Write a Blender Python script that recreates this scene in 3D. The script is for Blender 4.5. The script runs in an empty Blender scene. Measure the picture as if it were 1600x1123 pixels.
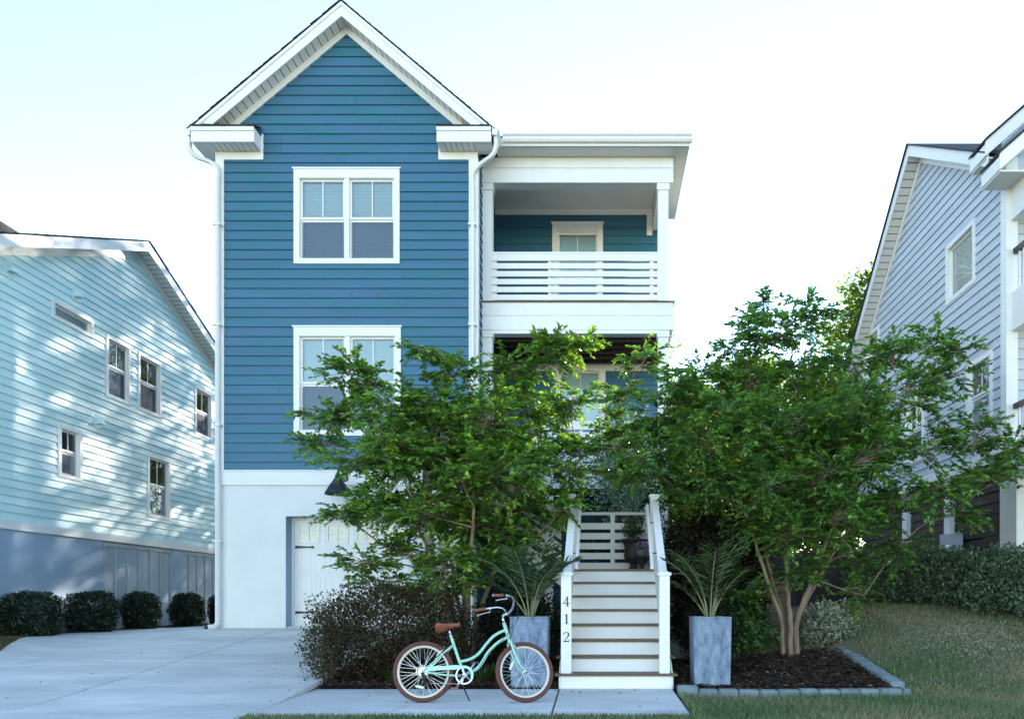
import bpy, bmesh, math, random
import numpy as np
from mathutils import Vector, Matrix
random.seed(7); rng = np.random.default_rng(11)
R = math.radians
scn = bpy.context.scene
C = scn.collection

# ------------------------------------------------------------------ camera, sky, sun, exposure
EYE = 1.1
cd = bpy.data.cameras.new('camera'); cam = bpy.data.objects.new('camera', cd); C.objects.link(cam)
cam.location = (0, 0, EYE); cam.rotation_euler = (R(90), 0, 0)
cd.sensor_width = 36.0; cd.lens = 1210/1600*36.0
cd.shift_x = -135/1600; cd.shift_y = 375.5/1600
cd.clip_start = 0.1; cd.clip_end = 2000
scn.camera = cam
SUN_AZ, SUN_EL = 24.0, 20.0          # degrees, azimuth from +Y towards +X
w = bpy.data.worlds.new('World'); scn.world = w; w.use_nodes = True
wn = w.node_tree.nodes; wl = w.node_tree.links; wn.clear()
sky = wn.new('ShaderNodeTexSky'); sky.sky_type = 'NISHITA'; sky.sun_disc = False
sky.sun_elevation = R(SUN_EL); sky.sun_rotation = R(SUN_AZ); sky.air_density = 1.0; sky.dust_density = 0.0; sky.ozone_density = 1.0
bg = wn.new('ShaderNodeBackground'); bg.inputs['Strength'].default_value = 0.15
wo = wn.new('ShaderNodeOutputWorld'); wl.new(sky.outputs[0], bg.inputs[0]); wl.new(bg.outputs[0], wo.inputs[0])
sd = bpy.data.lights.new('sun', 'SUN'); sd.energy = 5.0; sd.angle = R(0.6); sd.color = (1.0, 0.93, 0.82)
sun = bpy.data.objects.new('sun', sd); C.objects.link(sun)
sdir = Vector((math.sin(R(SUN_AZ))*math.cos(R(SUN_EL)), math.cos(R(SUN_AZ))*math.cos(R(SUN_EL)), math.sin(R(SUN_EL))))
sun.rotation_euler = sdir.to_track_quat('Z', 'Y').to_euler(); sun.location = (5, 10, 20)
vs = scn.view_settings; vs.view_transform = 'Standard'; vs.look = 'None'; vs.exposure = 2.02; vs.gamma = 1.0
vs.use_curve_mapping = False
scn.render.engine = 'CYCLES'
scn.render.resolution_x = 1024; scn.render.resolution_y = 718

# ------------------------------------------------------------------ helpers
def at(px, py, Y):
    """world X, Z of a photo pixel on the plane at distance Y"""
    return ((px-935)*Y/1210, EYE+(937-py)*Y/1210)

class MB:
    def __init__(s): s.v = []; s.f = []
    def box(s, x0, x1, y0, y1, z0, z1):
        b = len(s.v)
        s.v += [(x0,y0,z0),(x1,y0,z0),(x1,y1,z0),(x0,y1,z0),(x0,y0,z1),(x1,y0,z1),(x1,y1,z1),(x0,y1,z1)]
        s.f += [tuple(b+i for i in q) for q in ((0,3,2,1),(4,5,6,7),(0,1,5,4),(1,2,6,5),(2,3,7,6),(3,0,4,7))]
        return s
    def quad(s, *p):
        b = len(s.v); s.v += [tuple(q) for q in p]; s.f.append(tuple(range(b, b+len(p)))); return s
    def hexa(s, p):
        """8 points: bottom ring 4, top ring 4"""
        b = len(s.v); s.v += [tuple(q) for q in p]
        s.f += [tuple(b+i for i in q) for q in ((0,3,2,1),(4,5,6,7),(0,1,5,4),(1,2,6,5),(2,3,7,6),(3,0,4,7))]; return s
    def prism(s, a, bb):
        """two matching polygons joined"""
        n = len(a); b = len(s.v); s.v += [tuple(p) for p in a]+[tuple(p) for p in bb]
        s.f.append(tuple(range(b+n-1, b-1, -1))); s.f.append(tuple(range(b+n, b+2*n)))
        for i in range(n):
            j = (i+1) % n; s.f.append((b+i, b+j, b+n+j, b+n+i))
        return s
    def tube(s, path, r, n=8, closed=False, cap=True, sq=1.0):
        path = [Vector(p) for p in path]; m = len(path)
        rr = r if isinstance(r, (list, tuple)) else [r]*m
        tang = []
        for i in range(m):
            if closed: t = path[(i+1) % m]-path[i-1]
            else: t = path[min(i+1, m-1)]-path[max(i-1, 0)]
            tang.append(t.normalized() if t.length > 1e-9 else Vector((0,0,1)))
        up = Vector((0,0,1)) if abs(tang[0].z) < .9 else Vector((0,1,0))
        u = (up-tang[0]*up.dot(tang[0])).normalized()
        b = len(s.v)
        for i in range(m):
            u = (u-tang[i]*u.dot(tang[i]))
            u = u.normalized() if u.length > 1e-6 else tang[i].orthogonal().normalized()
            wv = tang[i].cross(u)
            for k in range(n):
                a = 2*math.pi*(k+.5)/n
                s.v.append(tuple(path[i]+(u*math.cos(a)+wv*math.sin(a)*sq)*rr[i]))
        seg = m if closed else m-1
        for i in range(seg):
            i2 = (i+1) % m
            for k in range(n):
                k2 = (k+1) % n
                s.f.append((b+i*n+k, b+i*n+k2, b+i2*n+k2, b+i2*n+k))
        if cap and not closed:
            s.f.append(tuple(b+k for k in range(n-1, -1, -1))); s.f.append(tuple(b+(m-1)*n+k for k in range(n)))
        return s
    def lathe(s, prof, c=(0,0,0), n=24, axis='z'):
        b = len(s.v); m = len(prof)
        for (r, h) in prof:
            for k in range(n):
                a = 2*math.pi*k/n; x, y = r*math.cos(a), r*math.sin(a)
                s.v.append((c[0]+x, c[1]+y, c[2]+h) if axis == 'z' else ((c[0]+x, c[1]+h, c[2]+y) if axis == 'y' else (c[0]+h, c[1]+x, c[2]+y)))
        for i in range(m-1):
            for k in range(n):
                k2 = (k+1) % n; s.f.append((b+i*n+k, b+i*n+k2, b+(i+1)*n+k2, b+(i+1)*n+k))
        return s
    def map(s, fn): s.v = [tuple(fn(Vector(p))) for p in s.v]; return s
    def build(s, name, m, parent=None, smooth=False, bevel=0, **props):
        me = bpy.data.meshes.new(name); me.from_pydata(s.v, [], s.f)
        bm = bmesh.new(); bm.from_mesh(me); bmesh.ops.recalc_face_normals(bm, faces=bm.faces)
        if bevel:
            bmesh.ops.bevel(bm, geom=[e for e in bm.edges if len(e.link_faces) == 2 and e.calc_face_angle(0) > .5], offset=bevel, segments=2, affect='EDGES', clamp_overlap=True)
        bm.to_mesh(me); bm.free()
        if smooth:
            me.polygons.foreach_set('use_smooth', [True]*len(me.polygons))
        me.materials.append(m)
        o = bpy.data.objects.new(name, me); C.objects.link(o)
        if parent: o.parent = parent
        for k, v in props.items(): o[k] = v
        return o

def smooth_by_angle(o, ang=40):
    me = o.data
    bm = bmesh.new(); bm.from_mesh(me)
    for f in bm.faces: f.smooth = True
    for e in bm.edges:
        e.smooth = not (len(e.link_faces) == 2 and e.calc_face_angle(0) > R(ang))
    bm.to_mesh(me); bm.free(); return o

def thing(name, label, cat, group=None, loc=(0,0,0)):
    o = bpy.data.objects.new(name, None); C.objects.link(o); o.location = loc
    o['label'] = label; o['category'] = cat
    if group: o['group'] = group
    return o
def tag(o, label, cat, group=None):
    o['label'] = label; o['category'] = cat
    if group: o['group'] = group
    return o
def curve(pts, n=24):
    """Catmull-Rom through points"""
    P = [Vector(p) for p in pts]; P = [P[0]*2-P[1]]+P+[P[-1]*2-P[-2]]; out = []
    seg = len(P)-3; per = max(2, n//seg)
    for i in range(seg):
        a, b, c, d = P[i:i+4]
        for k in range(per):
            t = k/per
            out.append(.5*((2*b)+(c-a)*t+(2*a-5*b+4*c-d)*t*t+(-a+3*b-3*c+d)*t**3))
    out.append(P[-2]); return out
def sstep(a, b, x):
    t = min(1, max(0, (x-a)/(b-a))); return t*t*(3-2*t)

# ------------------------------------------------------------------ materials
def nmat(name):
    m = bpy.data.materials.new(name); m.use_nodes = True
    nt = m.node_tree; return m, nt, nt.nodes, nt.links, nt.nodes['Principled BSDF']
def mat(name, col, rough=.6, var=.12, scale=(6,6,6), bump=.0, bscale=None, metal=0, spec=.5, col2=None, detail=6, objvar=.0, coat=0, thresh=None):
    """base colour broken up by noise; optional second colour, bump and per-object tint"""
    m, nt, N, L, b = nmat(name)
    tc = N.new('ShaderNodeTexCoord'); mp = N.new('ShaderNodeMapping'); mp.inputs['Scale'].default_value = scale
    L.new(tc.outputs['Object'], mp.inputs[0])
    nz = N.new('ShaderNodeTexNoise'); nz.inputs['Scale'].default_value = 1; nz.inputs['Detail'].default_value = detail; nz.inputs['Roughness'].default_value = .62
    L.new(mp.outputs[0], nz.inputs['Vector'])
    rp = N.new('ShaderNodeValToRGB'); e = rp.color_ramp.elements
    t0, t1 = thresh or (.3, .7)
    e[0].position = t0; e[1].position = t1
    if col2 is None:
        e[0].color = (*[c*(1-var) for c in col], 1); e[1].color = (*[min(1, c*(1+var)) for c in col], 1)
    else:
        e[0].color = (*col, 1); e[1].color = (*col2, 1)
    L.new(nz.outputs['Fac'], rp.inputs[0]); out = rp.outputs[0]
    if objvar:
        oi = N.new('ShaderNodeObjectInfo'); mr = N.new('ShaderNodeMapRange')
        mr.inputs['To Min'].default_value = 1-objvar; mr.inputs['To Max'].default_value = 1+objvar
        L.new(oi.outputs['Random'], mr.inputs[0])
        mx = N.new('ShaderNodeVectorMath'); mx.operation = 'SCALE'; L.new(out, mx.inputs[0]); L.new(mr.outputs[0], mx.inputs['Scale']); out = mx.outputs[0]
    L.new(out, b.inputs['Base Color'])
    b.inputs['Roughness'].default_value = rough; b.inputs['Metallic'].default_value = metal; b.inputs['Specular IOR Level'].default_value = spec
    b.inputs['Coat Weight'].default_value = coat
    if bump:
        mp2 = N.new('ShaderNodeMapping'); mp2.inputs['Scale'].default_value = bscale or scale; L.new(tc.outputs['Object'], mp2.inputs[0])
        n2 = N.new('ShaderNodeTexNoise'); n2.inputs['Scale'].default_value = 1; n2.inputs['Detail'].default_value = 5; L.new(mp2.outputs[0], n2.inputs['Vector'])
        bp = N.new('ShaderNodeBump'); bp.inputs['Strength'].default_value = bump; bp.inputs['Distance'].default_value = .01
        L.new(n2.outputs['Fac'], bp.inputs['Height']); L.new(bp.outputs[0], b.inputs['Normal'])
    return m
def leafmat(name, rough=.45, trans=.3, spec=.4):
    m, nt, N, L, b = nmat(name)
    a = N.new('ShaderNodeAttribute'); a.attribute_name = 'Col'
    L.new(a.outputs['Color'], b.inputs['Base Color']); b.inputs['Roughness'].default_value = rough; b.inputs['Specular IOR Level'].default_value = spec
    t = N.new('ShaderNodeBsdfTranslucent')
    g = N.new('ShaderNodeMix'); g.data_type = 'RGBA'; g.blend_type = 'MULTIPLY'; g.inputs['Factor'].default_value = 1
    L.new(a.outputs['Color'], g.inputs['A']); g.inputs['B'].default_value = (1.9, 1.9, .7, 1); L.new(g.outputs['Result'], t.inputs['Color'])
    mx = N.new('ShaderNodeMixShader'); mx.inputs[0].default_value = trans
    L.new(b.outputs[0], mx.inputs[1]); L.new(t.outputs[0], mx.inputs[2])
    L.new(mx.outputs[0], N['Material Output'].inputs[0]); return m
def glassmat(name, tint=(.78,.95,1), ior=2.1, wav=.04):
    m, nt, N, L, b = nmat(name); N.remove(b)
    t = N.new('ShaderNodeBsdfTransparent'); t.inputs[0].default_value = (*tint, 1)
    g = N.new('ShaderNodeBsdfGlossy'); g.inputs['Roughness'].default_value = .01
    f = N.new('ShaderNodeFresnel'); f.inputs['IOR'].default_value = ior
    tc = N.new('ShaderNodeTexCoord'); n2 = N.new('ShaderNodeTexNoise'); n2.inputs['Scale'].default_value = 2.5; L.new(tc.outputs['Object'], n2.inputs['Vector'])
    bp = N.new('ShaderNodeBump'); bp.inputs['Strength'].default_value = wav; bp.inputs['Distance'].default_value = .05
    L.new(n2.outputs['Fac'], bp.inputs['Height']); L.new(bp.outputs[0], g.inputs['Normal'])
    mx = N.new('ShaderNodeMixShader'); L.new(f.outputs[0], mx.inputs[0]); L.new(t.outputs[0], mx.inputs[1]); L.new(g.outputs[0], mx.inputs[2])
    L.new(mx.outputs[0], N['Material Output'].inputs[0]); return m
def screenmat(name):
    m, nt, N, L, b = nmat(name)
    b.inputs['Base Color'].default_value = (.05,.075,.15,1); b.inputs['Roughness'].default_value = .6
    t = N.new('ShaderNodeBsdfTransparent'); mx = N.new('ShaderNodeMixShader'); mx.inputs[0].default_value = .45
    L.new(t.outputs[0], mx.inputs[1]); L.new(b.outputs[0], mx.inputs[2]); L.new(mx.outputs[0], N['Material Output'].inputs[0]); return m

M = {}
M['blue'] = mat('blue_siding_paint', (.027,.146,.190), .42, .14, (1.0,1.0,3.5), .3, (1.5,1.5,60), col2=(.050,.140,.238), objvar=.055, thresh=(.35,.65))
M['aqua'] = mat('aqua_siding_paint', (.62,.83,.82), .5, .06, (1,1,6), .2, (1.5,1.5,60), objvar=.04)
M['grey'] = mat('grey_blue_siding_paint', (.53,.565,.61), .5, .06, (1,1,6), .2, (1.5,1.5,60), objvar=.04)
M['white'] = mat('white_trim_paint', (.85,.83,.79), .45, .035, (3,3,3), .06, (20,20,20), objvar=.015)
M['soffit'] = mat('white_vinyl_soffit', (.78,.76,.71), .5, .05, (3,3,3))
M['stucco'] = mat('white_stucco', (.80,.785,.75), .8, .05, (1.3,1.3,1.3), .35, (90,90,90))
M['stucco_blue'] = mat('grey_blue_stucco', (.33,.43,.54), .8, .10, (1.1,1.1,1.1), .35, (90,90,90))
M['panel_blue'] = mat('grey_blue_batten_paint', (.36,.43,.50), .6, .07, (1.5,1.5,1.5), .1, (10,10,40))
M['concrete'] = mat('pale_concrete', (.47,.455,.43), .85, .0, (.7,1.6,1), .4, (60,60,60), col2=(.73,.705,.67), detail=9, objvar=.025)
M['joint'] = mat('dark_joint_soil', (.06,.055,.05), .95, .3, (8,8,8))
M['shingle'] = mat('asphalt_shingle', (.028,.026,.028), .9, .5, (14,14,14), .8, (60,60,60), objvar=.25)
M['tread'] = mat('brown_decking', (.15,.10,.062), .6, .25, (2,30,30), .2, (3,60,60), objvar=.12)
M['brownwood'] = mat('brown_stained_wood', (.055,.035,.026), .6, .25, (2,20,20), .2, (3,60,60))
M['fencedark'] = mat('dark_fence_board', (.05,.036,.03), .75, .35, (6,6,1.5), .3, (40,40,4), objvar=.2)
M['fencetan'] = mat('tan_fence_board', (.20,.145,.10), .75, .25, (1.5,6,12), .3, (4,40,60), objvar=.15)
M['black'] = mat('black_metal', (.012,.012,.014), .45, .2, (20,20,20))
M['glass'] = glassmat('window_glass')
M['glassclear'] = glassmat('shaded_window_glass', (.97,1,1), 1.7, .03)
M['glassdark'] = glassmat('window_glass_clear', (.8,.88,.9), 2.1, .10)
M['screen'] = screenmat('insect_screen')
M['blind'] = mat('white_blind', (.80,.83,.82), .6, .03)
M['interior'] = mat('interior_wall', (.10,.10,.10), .9, .1)
M['bark'] = mat('tan_smooth_bark', (.15,.10,.065), .75, .0, (9,9,2.2), .4, (30,30,8), col2=(.33,.25,.17), detail=8)
M['twig'] = mat('brown_twig_bark', (.07,.05,.035), .8, .3, (20,20,20))
M['mulch'] = mat('dark_mulch', (.030,.020,.014), .95, .5, (18,18,18), .9, (40,40,40))
M['chip'] = leafmat('bark_chip', .9, 0.0, .2)
M['lawn'] = mat('lawn_soil', (.07,.085,.04), .95, .0, (1.2,1.2,1.2), .6, (40,40,40), col2=(.20,.165,.11), detail=9)
M['asphalt'] = mat('pale_concrete_road', (.34,.33,.31), .9, .2, (30,30,30), .4, (80,80,80))
M['grass'] = leafmat('grass_blade', .6, .25, .3)
M['leaf'] = leafmat('glossy_leaf', .30, .32, .6)
M['leafmatte'] = leafmat('matte_leaf', .6, .22, .18)
M['leafsun'] = leafmat('thin_leaf', .5, .5, .35)
M['planter'] = mat('weathered_blue_zinc', (.07,.12,.22), .6, .0, (15,15,7), .7, (150,150,10), metal=.1, col2=(.33,.40,.48), detail=15, thresh=(.30,.72))
M['urn'] = mat('dark_cast_iron', (.028,.024,.024), .6, .4, (14,14,14), .5, (30,30,30))
M['pot'] = mat('green_grey_pot', (.10,.11,.10), .7, .2)
M['mint'] = mat('mint_frame_paint', (.36,.66,.52), .25, .02, coat=.6)
M['tyre'] = mat('red_brown_tyre', (.115,.040,.032), .75, .12, (20,20,20), .2, (120,120,120))
M['cream'] = mat('cream_rim', (.66,.61,.50), .4, .04)
M['chrome'] = mat('brushed_alloy', (.66,.67,.69), .22, .06, (30,30,30), metal=1)
M['leather'] = mat('tan_leather', (.27,.075,.030), .42, .22, (14,14,14), .25, (90,90,90))
M['reflector'] = mat('white_reflector', (.75,.75,.74), .2, .03)
M['stone'] = mat('grey_edging_stone', (.20,.25,.26), .85, .25, (7,7,7), .7, (26,26,26), objvar=.12)
M['meter'] = mat('grey_meter_box', (.42,.47,.54), .5, .05)
M['brass'] = mat('brass_peep', (.3,.2,.06), .35, .1, metal=1)
M['warmglass'] = mat('frosted_door_pane', (.52,.50,.42), .15, .25, (3,3,3), spec=.8)
# ------------------------------------------------------------------ ground
def drive_z(y): return .09*(y-8.3) if y > 8.3 else .02*(y-8.3)
def gz(x, y):
    zc = .57*min(1, max(0, (y-8.3)/6.4))**1.7 if y > 8.3 else .02*(max(y, 4)-8.3)
    zr = 1.0*sstep(8.7, 12.9, y)+.02*(min(8.3, max(y, 4))-8.3)
    z = zc+(zr-zc)*sstep(1.6, 4.6, x)-.05*sstep(.86, 1.2, x)*(1-sstep(10.5, 12.5, y))
    zl = .44*sstep(8.5, 13.2, y)+.02*(min(8.3, max(y, 4))-8.3)
    return z+(zl-z)*sstep(7.5, 9.5, -x)
def sheet(xs, ys, zf):
    m = MB(); nx = len(xs)
    for y in ys:
        for x in xs: m.v.append((x, y, zf(x, y)))
    for j in range(len(ys)-1):
        for i in range(nx-1): m.f.append((j*nx+i, j*nx+i+1, (j+1)*nx+i+1, (j+1)*nx+i))
    return m
def axis(a, b, c, d, n): return [a, a*.4+b*.6, b-4]+[b+(c-b)*i/n for i in range(n+1)]+[c+4, d*.5, d]
lawn = sheet(axis(-400, -16, 14, 400, 100), [-400, -100, -20, -8.2]+[1.2+.25*i for i in range(0, 120)]+[40, 80, 200, 600], lambda x, y: gz(x, y)-.09)
# bed and paving are laid into the lawn, so the sheet under them stays lower
def lawn_lift(p):
    x, y = p.x, p.y
    under = (-10.3 < x < -3.2 and 4.0 < y < 18) or (-3.5 < x < 1.05 and 7.2 < y < 15) or (.9 < x < 3.75 and 9.0 < y < 15)
    return Vector((x, y, p.z if under else p.z+.09))
lawn.map(lawn_lift)
lawn.build('lawn', M['lawn'], smooth=True, kind='structure')
rd = MB().box(-300, 300, -8.2, 1.2, -.25, -.16); rd.build('road', M['asphalt'], kind='structure')
MB().box(-300, 300, 1.2, 1.4, -.25, -.05).build('kerb', M['concrete'], kind='structure')

def slab(parent, xl, xr, y0, y1, zf, name='slab', th=.1, n=6, nx=4):
    g = .011; m = MB(); ys = [y0+g+(y1-y0-2*g)*i/n for i in range(n+1)]; k = nx+1
    for y in ys:
        a, b = xl(y)+g, xr(y)-g
        for i in range(k):
            x = a+(b-a)*i/nx; m.v.append((x, y, zf(x, y)))
    top = len(m.v)
    for y in ys:
        a, b = xl(y)+g, xr(y)-g
        for i in range(k):
            x = a+(b-a)*i/nx; m.v.append((x, y, zf(x, y)-th))
    for j in range(n):
        for i in range(nx): m.f.append((j*k+i, j*k+i+1, (j+1)*k+i+1, (j+1)*k+i))
    ring = [i for i in range(k)]+[j*k+nx for j in range(1, n+1)]+[n*k+i for i in range(nx-1, -1, -1)]+[j*k for j in range(n-1, 0, -1)]
    for a, b in zip(ring, ring[1:]+ring[:1]): m.f.append((a, b, top+b, top+a))
    return m.build(name, M['concrete'], parent)
def lerp_pts(pts):
    def f(y):
        if y <= pts[0][1]: return pts[0][0]
        for (xa, ya), (xb, yb) in zip(pts, pts[1:]):
            if y <= yb: return xa+(xb-xa)*(y-ya)/(yb-ya)
        return pts[-1][0]
    return f
dl = lerp_pts([(-7.7, 1.4), (-7.9, 6), (-8.35, 9.2), (-9.0, 11.6), (-9.5, 12.6), (-10.0, 13.5), (-10.25, 14.8), (-10.1, 18)])
k_ = lambda c: (lambda y: c)
zf = lambda x, y: drive_z(y)
def zdl(x, y):
    t = sstep(7.3, 9.6, -x); return drive_z(min(y, 14.6))*(1-t)+(gz(x, y)+.02)*t
drv = sheet([-10.0, -6, -3.4], [1.4, 4, 8.3, 11, 14.9], lambda x, y: (drive_z(y) if x > -9 else drive_z(y)-.3)-.06).build('driveway', M['joint'], kind='structure')
for (a, b, y0, y1) in ((dl, k_(-5.95), 1.4, 4.4), (k_(-5.95), k_(-3.42), 1.4, 4.4), (dl, k_(-5.95), 4.4, 7.7), (k_(-5.95), k_(-3.42), 4.4, 7.7),
                       (dl, k_(-5.95), 7.7, 11.0), (k_(-5.95), k_(-3.42), 7.7, 11.0), (dl, k_(-5.95), 11.0, 14.78), (k_(-5.95), k_(-3.42), 11.0, 14.78), (dl, k_(-7.32), 14.78, 18)):
    slab(drv, a, b, y0, y1, zdl, n=12, nx=8)
MB().box(-5.95, -3.62, 14.79, 15.15, .4, drive_z(14.78)+.012).build('slab', M['concrete'], drv)
swz = lambda x, y: .02*(y-8.3)+.004
swk = sheet([-3.41, .9], [7.4, 9.38], lambda x, y: swz(x, y)-.06).build('front_walk', M['joint'], kind='structure')
jl = lerp_pts([(-2.13, 7.4), (-1.98, 8.2), (-1.93, 8.25), (-1.78, 9.38)])
slab(swk, k_(-3.42), jl, 7.4, 9.37, swz, n=16)
jr = lerp_pts([(-.455, 7.4), (-.475, 9.38)])
slab(swk, jl, jr, 7.4, 9.37, swz, n=16)
slab(swk, jr, k_(.90), 7.56, 9.41, lambda x, y: swz(x, y)+.003)

# mulch beds
bed = sheet([-3.39+.2*i for i in range(15)]+[-.5], [9.385+.25*i for i in range(22)], lambda x, y: gz(x, y)+.01+.025*math.sin(x*5+y*3)*math.cos(y*4-x)*min(1, (y-9.38)*3))
bed.build('mulch_bed', M['mulch'], smooth=True, kind='structure')
bed2 = sheet([.92+.2*i for i in range(14)]+[3.62], [9.27+.22*i for i in range(11)], lambda x, y: min(gz(x, y), gz(1.5, y)+.03*(x-1)*(y-9))+.06+.03*math.sin(x*4+y*3)*math.cos(y*4-x)*min(1, (y-9.25)*3))
bed2.build('mulch_bed', M['mulch'], smooth=True, kind='structure')
def bedz(x, y): return (gz(x, y)+.01) if x < .9 else (min(gz(x, y), gz(1.5, y)+.03*(x-1)*(y-9))+.06)

def npmesh(name, V, F, m, parent=None, cols=None, smooth=False, **props):
    """V (n,3), F (k,4) or (k,3) arrays"""
    me = bpy.data.meshes.new(name); nv, (nf, fs) = len(V), F.shape
    me.vertices.add(nv); me.vertices.foreach_set('co', V.astype(np.float32).ravel())
    me.loops.add(nf*fs); me.loops.foreach_set('vertex_index', F.astype(np.int32).ravel())
    me.polygons.add(nf); me.polygons.foreach_set('loop_start', np.arange(0, nf*fs, fs, dtype=np.int32))
    me.update(calc_edges=True)
    if cols is not None:
        a = me.attributes.new('Col', 'FLOAT_COLOR', 'POINT')
        c4 = np.ones((nv, 4), np.float32); c4[:, :3] = cols; a.data.foreach_set('color', c4.ravel())
    if smooth: me.polygons.foreach_set('use_smooth', np.ones(nf, bool))
    me.materials.append(m); o = bpy.data.objects.new(name, me); C.objects.link(o)
    if parent: o.parent = parent
    for k, v in props.items(): o[k] = v
    return o
def unit(a): return a/np.maximum(np.linalg.norm(a, axis=1, keepdims=True), 1e-9)
def leaf_mesh(name, pos, d, nrm, L, W, cols, m, parent=None, droop=.18, fold=.22, **props):
    n = len(pos); d = unit(d); nrm = unit(nrm-d*np.sum(nrm*d, 1, keepdims=True)); s = np.cross(d, nrm)
    L = L[:, None]; W = W[:, None]
    def pt(t, sd, dr): return pos+d*L*t+s*W*sd*.5+nrm*(abs(sd)*W*fold-dr*L*droop)
    V = np.stack([pos, pt(.32, -1, .1), pt(.7, -.8, .5), pt(1, 0, 1), pt(.7, .8, .5), pt(.32, 1, .1)], 1).reshape(-1, 3)
    b = np.arange(n)[:, None]*6
    F = np.stack([b+np.array([[0, 1, 2, 3]]), b+np.array([[0, 3, 4, 5]])], 1).reshape(-1, 4)
    return npmesh(name, V, F, m, parent, np.repeat(cols, 6, 0), **props)
def leaf_mesh_lo(name, pos, d, nrm, L, W, cols, m, parent=None, fold=.2, **props):
    n = len(pos); d = unit(d); nrm = unit(nrm-d*np.sum(nrm*d, 1, keepdims=True)); s = np.cross(d, nrm); L = L[:, None]; W = W[:, None]
    V = np.stack([pos, pos+d*L*.5-s*W*.5+nrm*W*fold, pos+d*L, pos+d*L*.5+s*W*.5+nrm*W*fold], 1).reshape(-1, 3)
    b = np.arange(n)[:, None]*4
    F = np.stack([b+np.array([[0, 1, 2]]), b+np.array([[0, 2, 3]])], 1).reshape(-1, 3)
    return npmesh(name, V, F, m, parent, np.repeat(cols, 4, 0), **props)

def chips(n, x0, x1, y0, y1, name):
    x = rng.uniform(x0, x1, n); y = y0+(y1-y0)*rng.uniform(0, 1, n)**1.3
    z = np.array([bedz(a, b) for a, b in zip(x, y)])+rng.uniform(.005, .035, n)
    pos = np.stack([x, y, z], 1); a = rng.uniform(0, 6.28, n)
    d = np.stack([np.cos(a), np.sin(a), rng.normal(0, .28, n)], 1); nr = np.stack([rng.normal(0, .4, n), rng.normal(-.2, .4, n), np.ones(n)], 1)
    g = rng.uniform(.35, 1.5, n)[:, None]; col = np.array([[.052, .031, .021]])*g; k = rng.uniform(0, 1, n) < .12; col[k] = np.array([.15, .10, .07])*g[k]
    leaf_mesh(name, pos, d, nr, rng.uniform(.03, .085, n), rng.uniform(.012, .034, n), col, M['chip'], None, droop=0, fold=.3, kind='stuff')
# ------------------------------------------------------------------ walls, siding, windows
def mapper(O, U, N):
    O, U, N = Vector(O), Vector(U), Vector(N)
    return lambda u, z, off=0: O+U*u+N*off+Vector((0, 0, z))
def spans(b, rects, za, zb):
    iv = [b]
    for (u0, u1, r0, r1) in rects:
        if r0 < zb-1e-6 and r1 > za+1e-6:
            nv = []
            for (a, c) in iv:
                if u1 <= a or u0 >= c: nv.append((a, c)); continue
                if u0 > a: nv.append((a, u0))
                if u1 < c: nv.append((u1, c))
            iv = nv
    return iv
def wall_sheet(name, P, bounds, z0, z1, rects, m, parent, off=0, extra=()):
    """a flat wall with real openings; bounds(z) gives its ends"""
    zs = sorted(set([z0, z1]+[z for r in rects for z in r[2:] if z0 < z < z1]+[z for z in extra if z0 < z < z1])); mb = MB()
    for za, zb in zip(zs, zs[1:]):
        (a0, a1), (b0, b1) = bounds(za), bounds(zb)
        for (u, v) in spans((min(a0, b0), max(a1, b1)), rects, za, zb):
            mb.quad(P(max(u, a0), za, off), P(min(v, a1), za, off), P(min(v, b1), zb, off), P(max(u, b0), zb, off))
    return mb.build(name, m, parent)
def siding(parent, P, bounds, z0, z1, pitch, rects, m, joint_len=3.6, name='board'):
    n = int(math.ceil((z1-z0)/pitch-1e-6)); cnt = 0
    for r in range(n):
        za, zb = z0+r*pitch, min(z1, z0+(r+1)*pitch)
        cuts = sorted(set([za, zb]+[z for q in rects for z in q[2:] if za+.012 < z < zb-.012]))
        b = bounds(za); full = b[1]-b[0]
        js = []; x = b[0]+random.uniform(.3, 1)*joint_len
        while x < b[1]-.4: js.append(x); x += joint_len
        for c0, c1 in zip(cuts, cuts[1:]):
            B0, B1 = bounds(c0), bounds(c1)
            if B0[1]-B0[0] < .03: continue
            for (u, v) in spans(B0, rects, c0+.006, c1-.006):
                pts = [u]+[j for j in js if u+.25 < j < v-.25]+[v]
                for a, e in zip(pts, pts[1:]):
                    if a > u: a += .0015
                    if e < v: e -= .0015
                    ta, te = max(a, B1[0]), min(e, B1[1])
                    if te <= ta: te = ta = (ta+te)/2
                    o0 = .034-.025*(c0-za)/pitch; o1 = .034-.025*(c1-za)/pitch
                    mb = MB().hexa([P(a, c0, .0), P(e, c0, .0), P(e, c0, o0), P(a, c0, o0), P(ta, c1, .0), P(te, c1, .0), P(te, c1, o1), P(ta, c1, o1)])
                    mb.build(name, m, parent); cnt += 1
    return cnt
def pbox(mb, P, u0, u1, z0, z1, o0, o1):
    return mb.hexa([P(u0, z0, o0), P(u1, z0, o0), P(u1, z0, o1), P(u0, z0, o1), P(u0, z1, o0), P(u1, z1, o0), P(u1, z1, o1), P(u0, z1, o1)])
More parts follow.
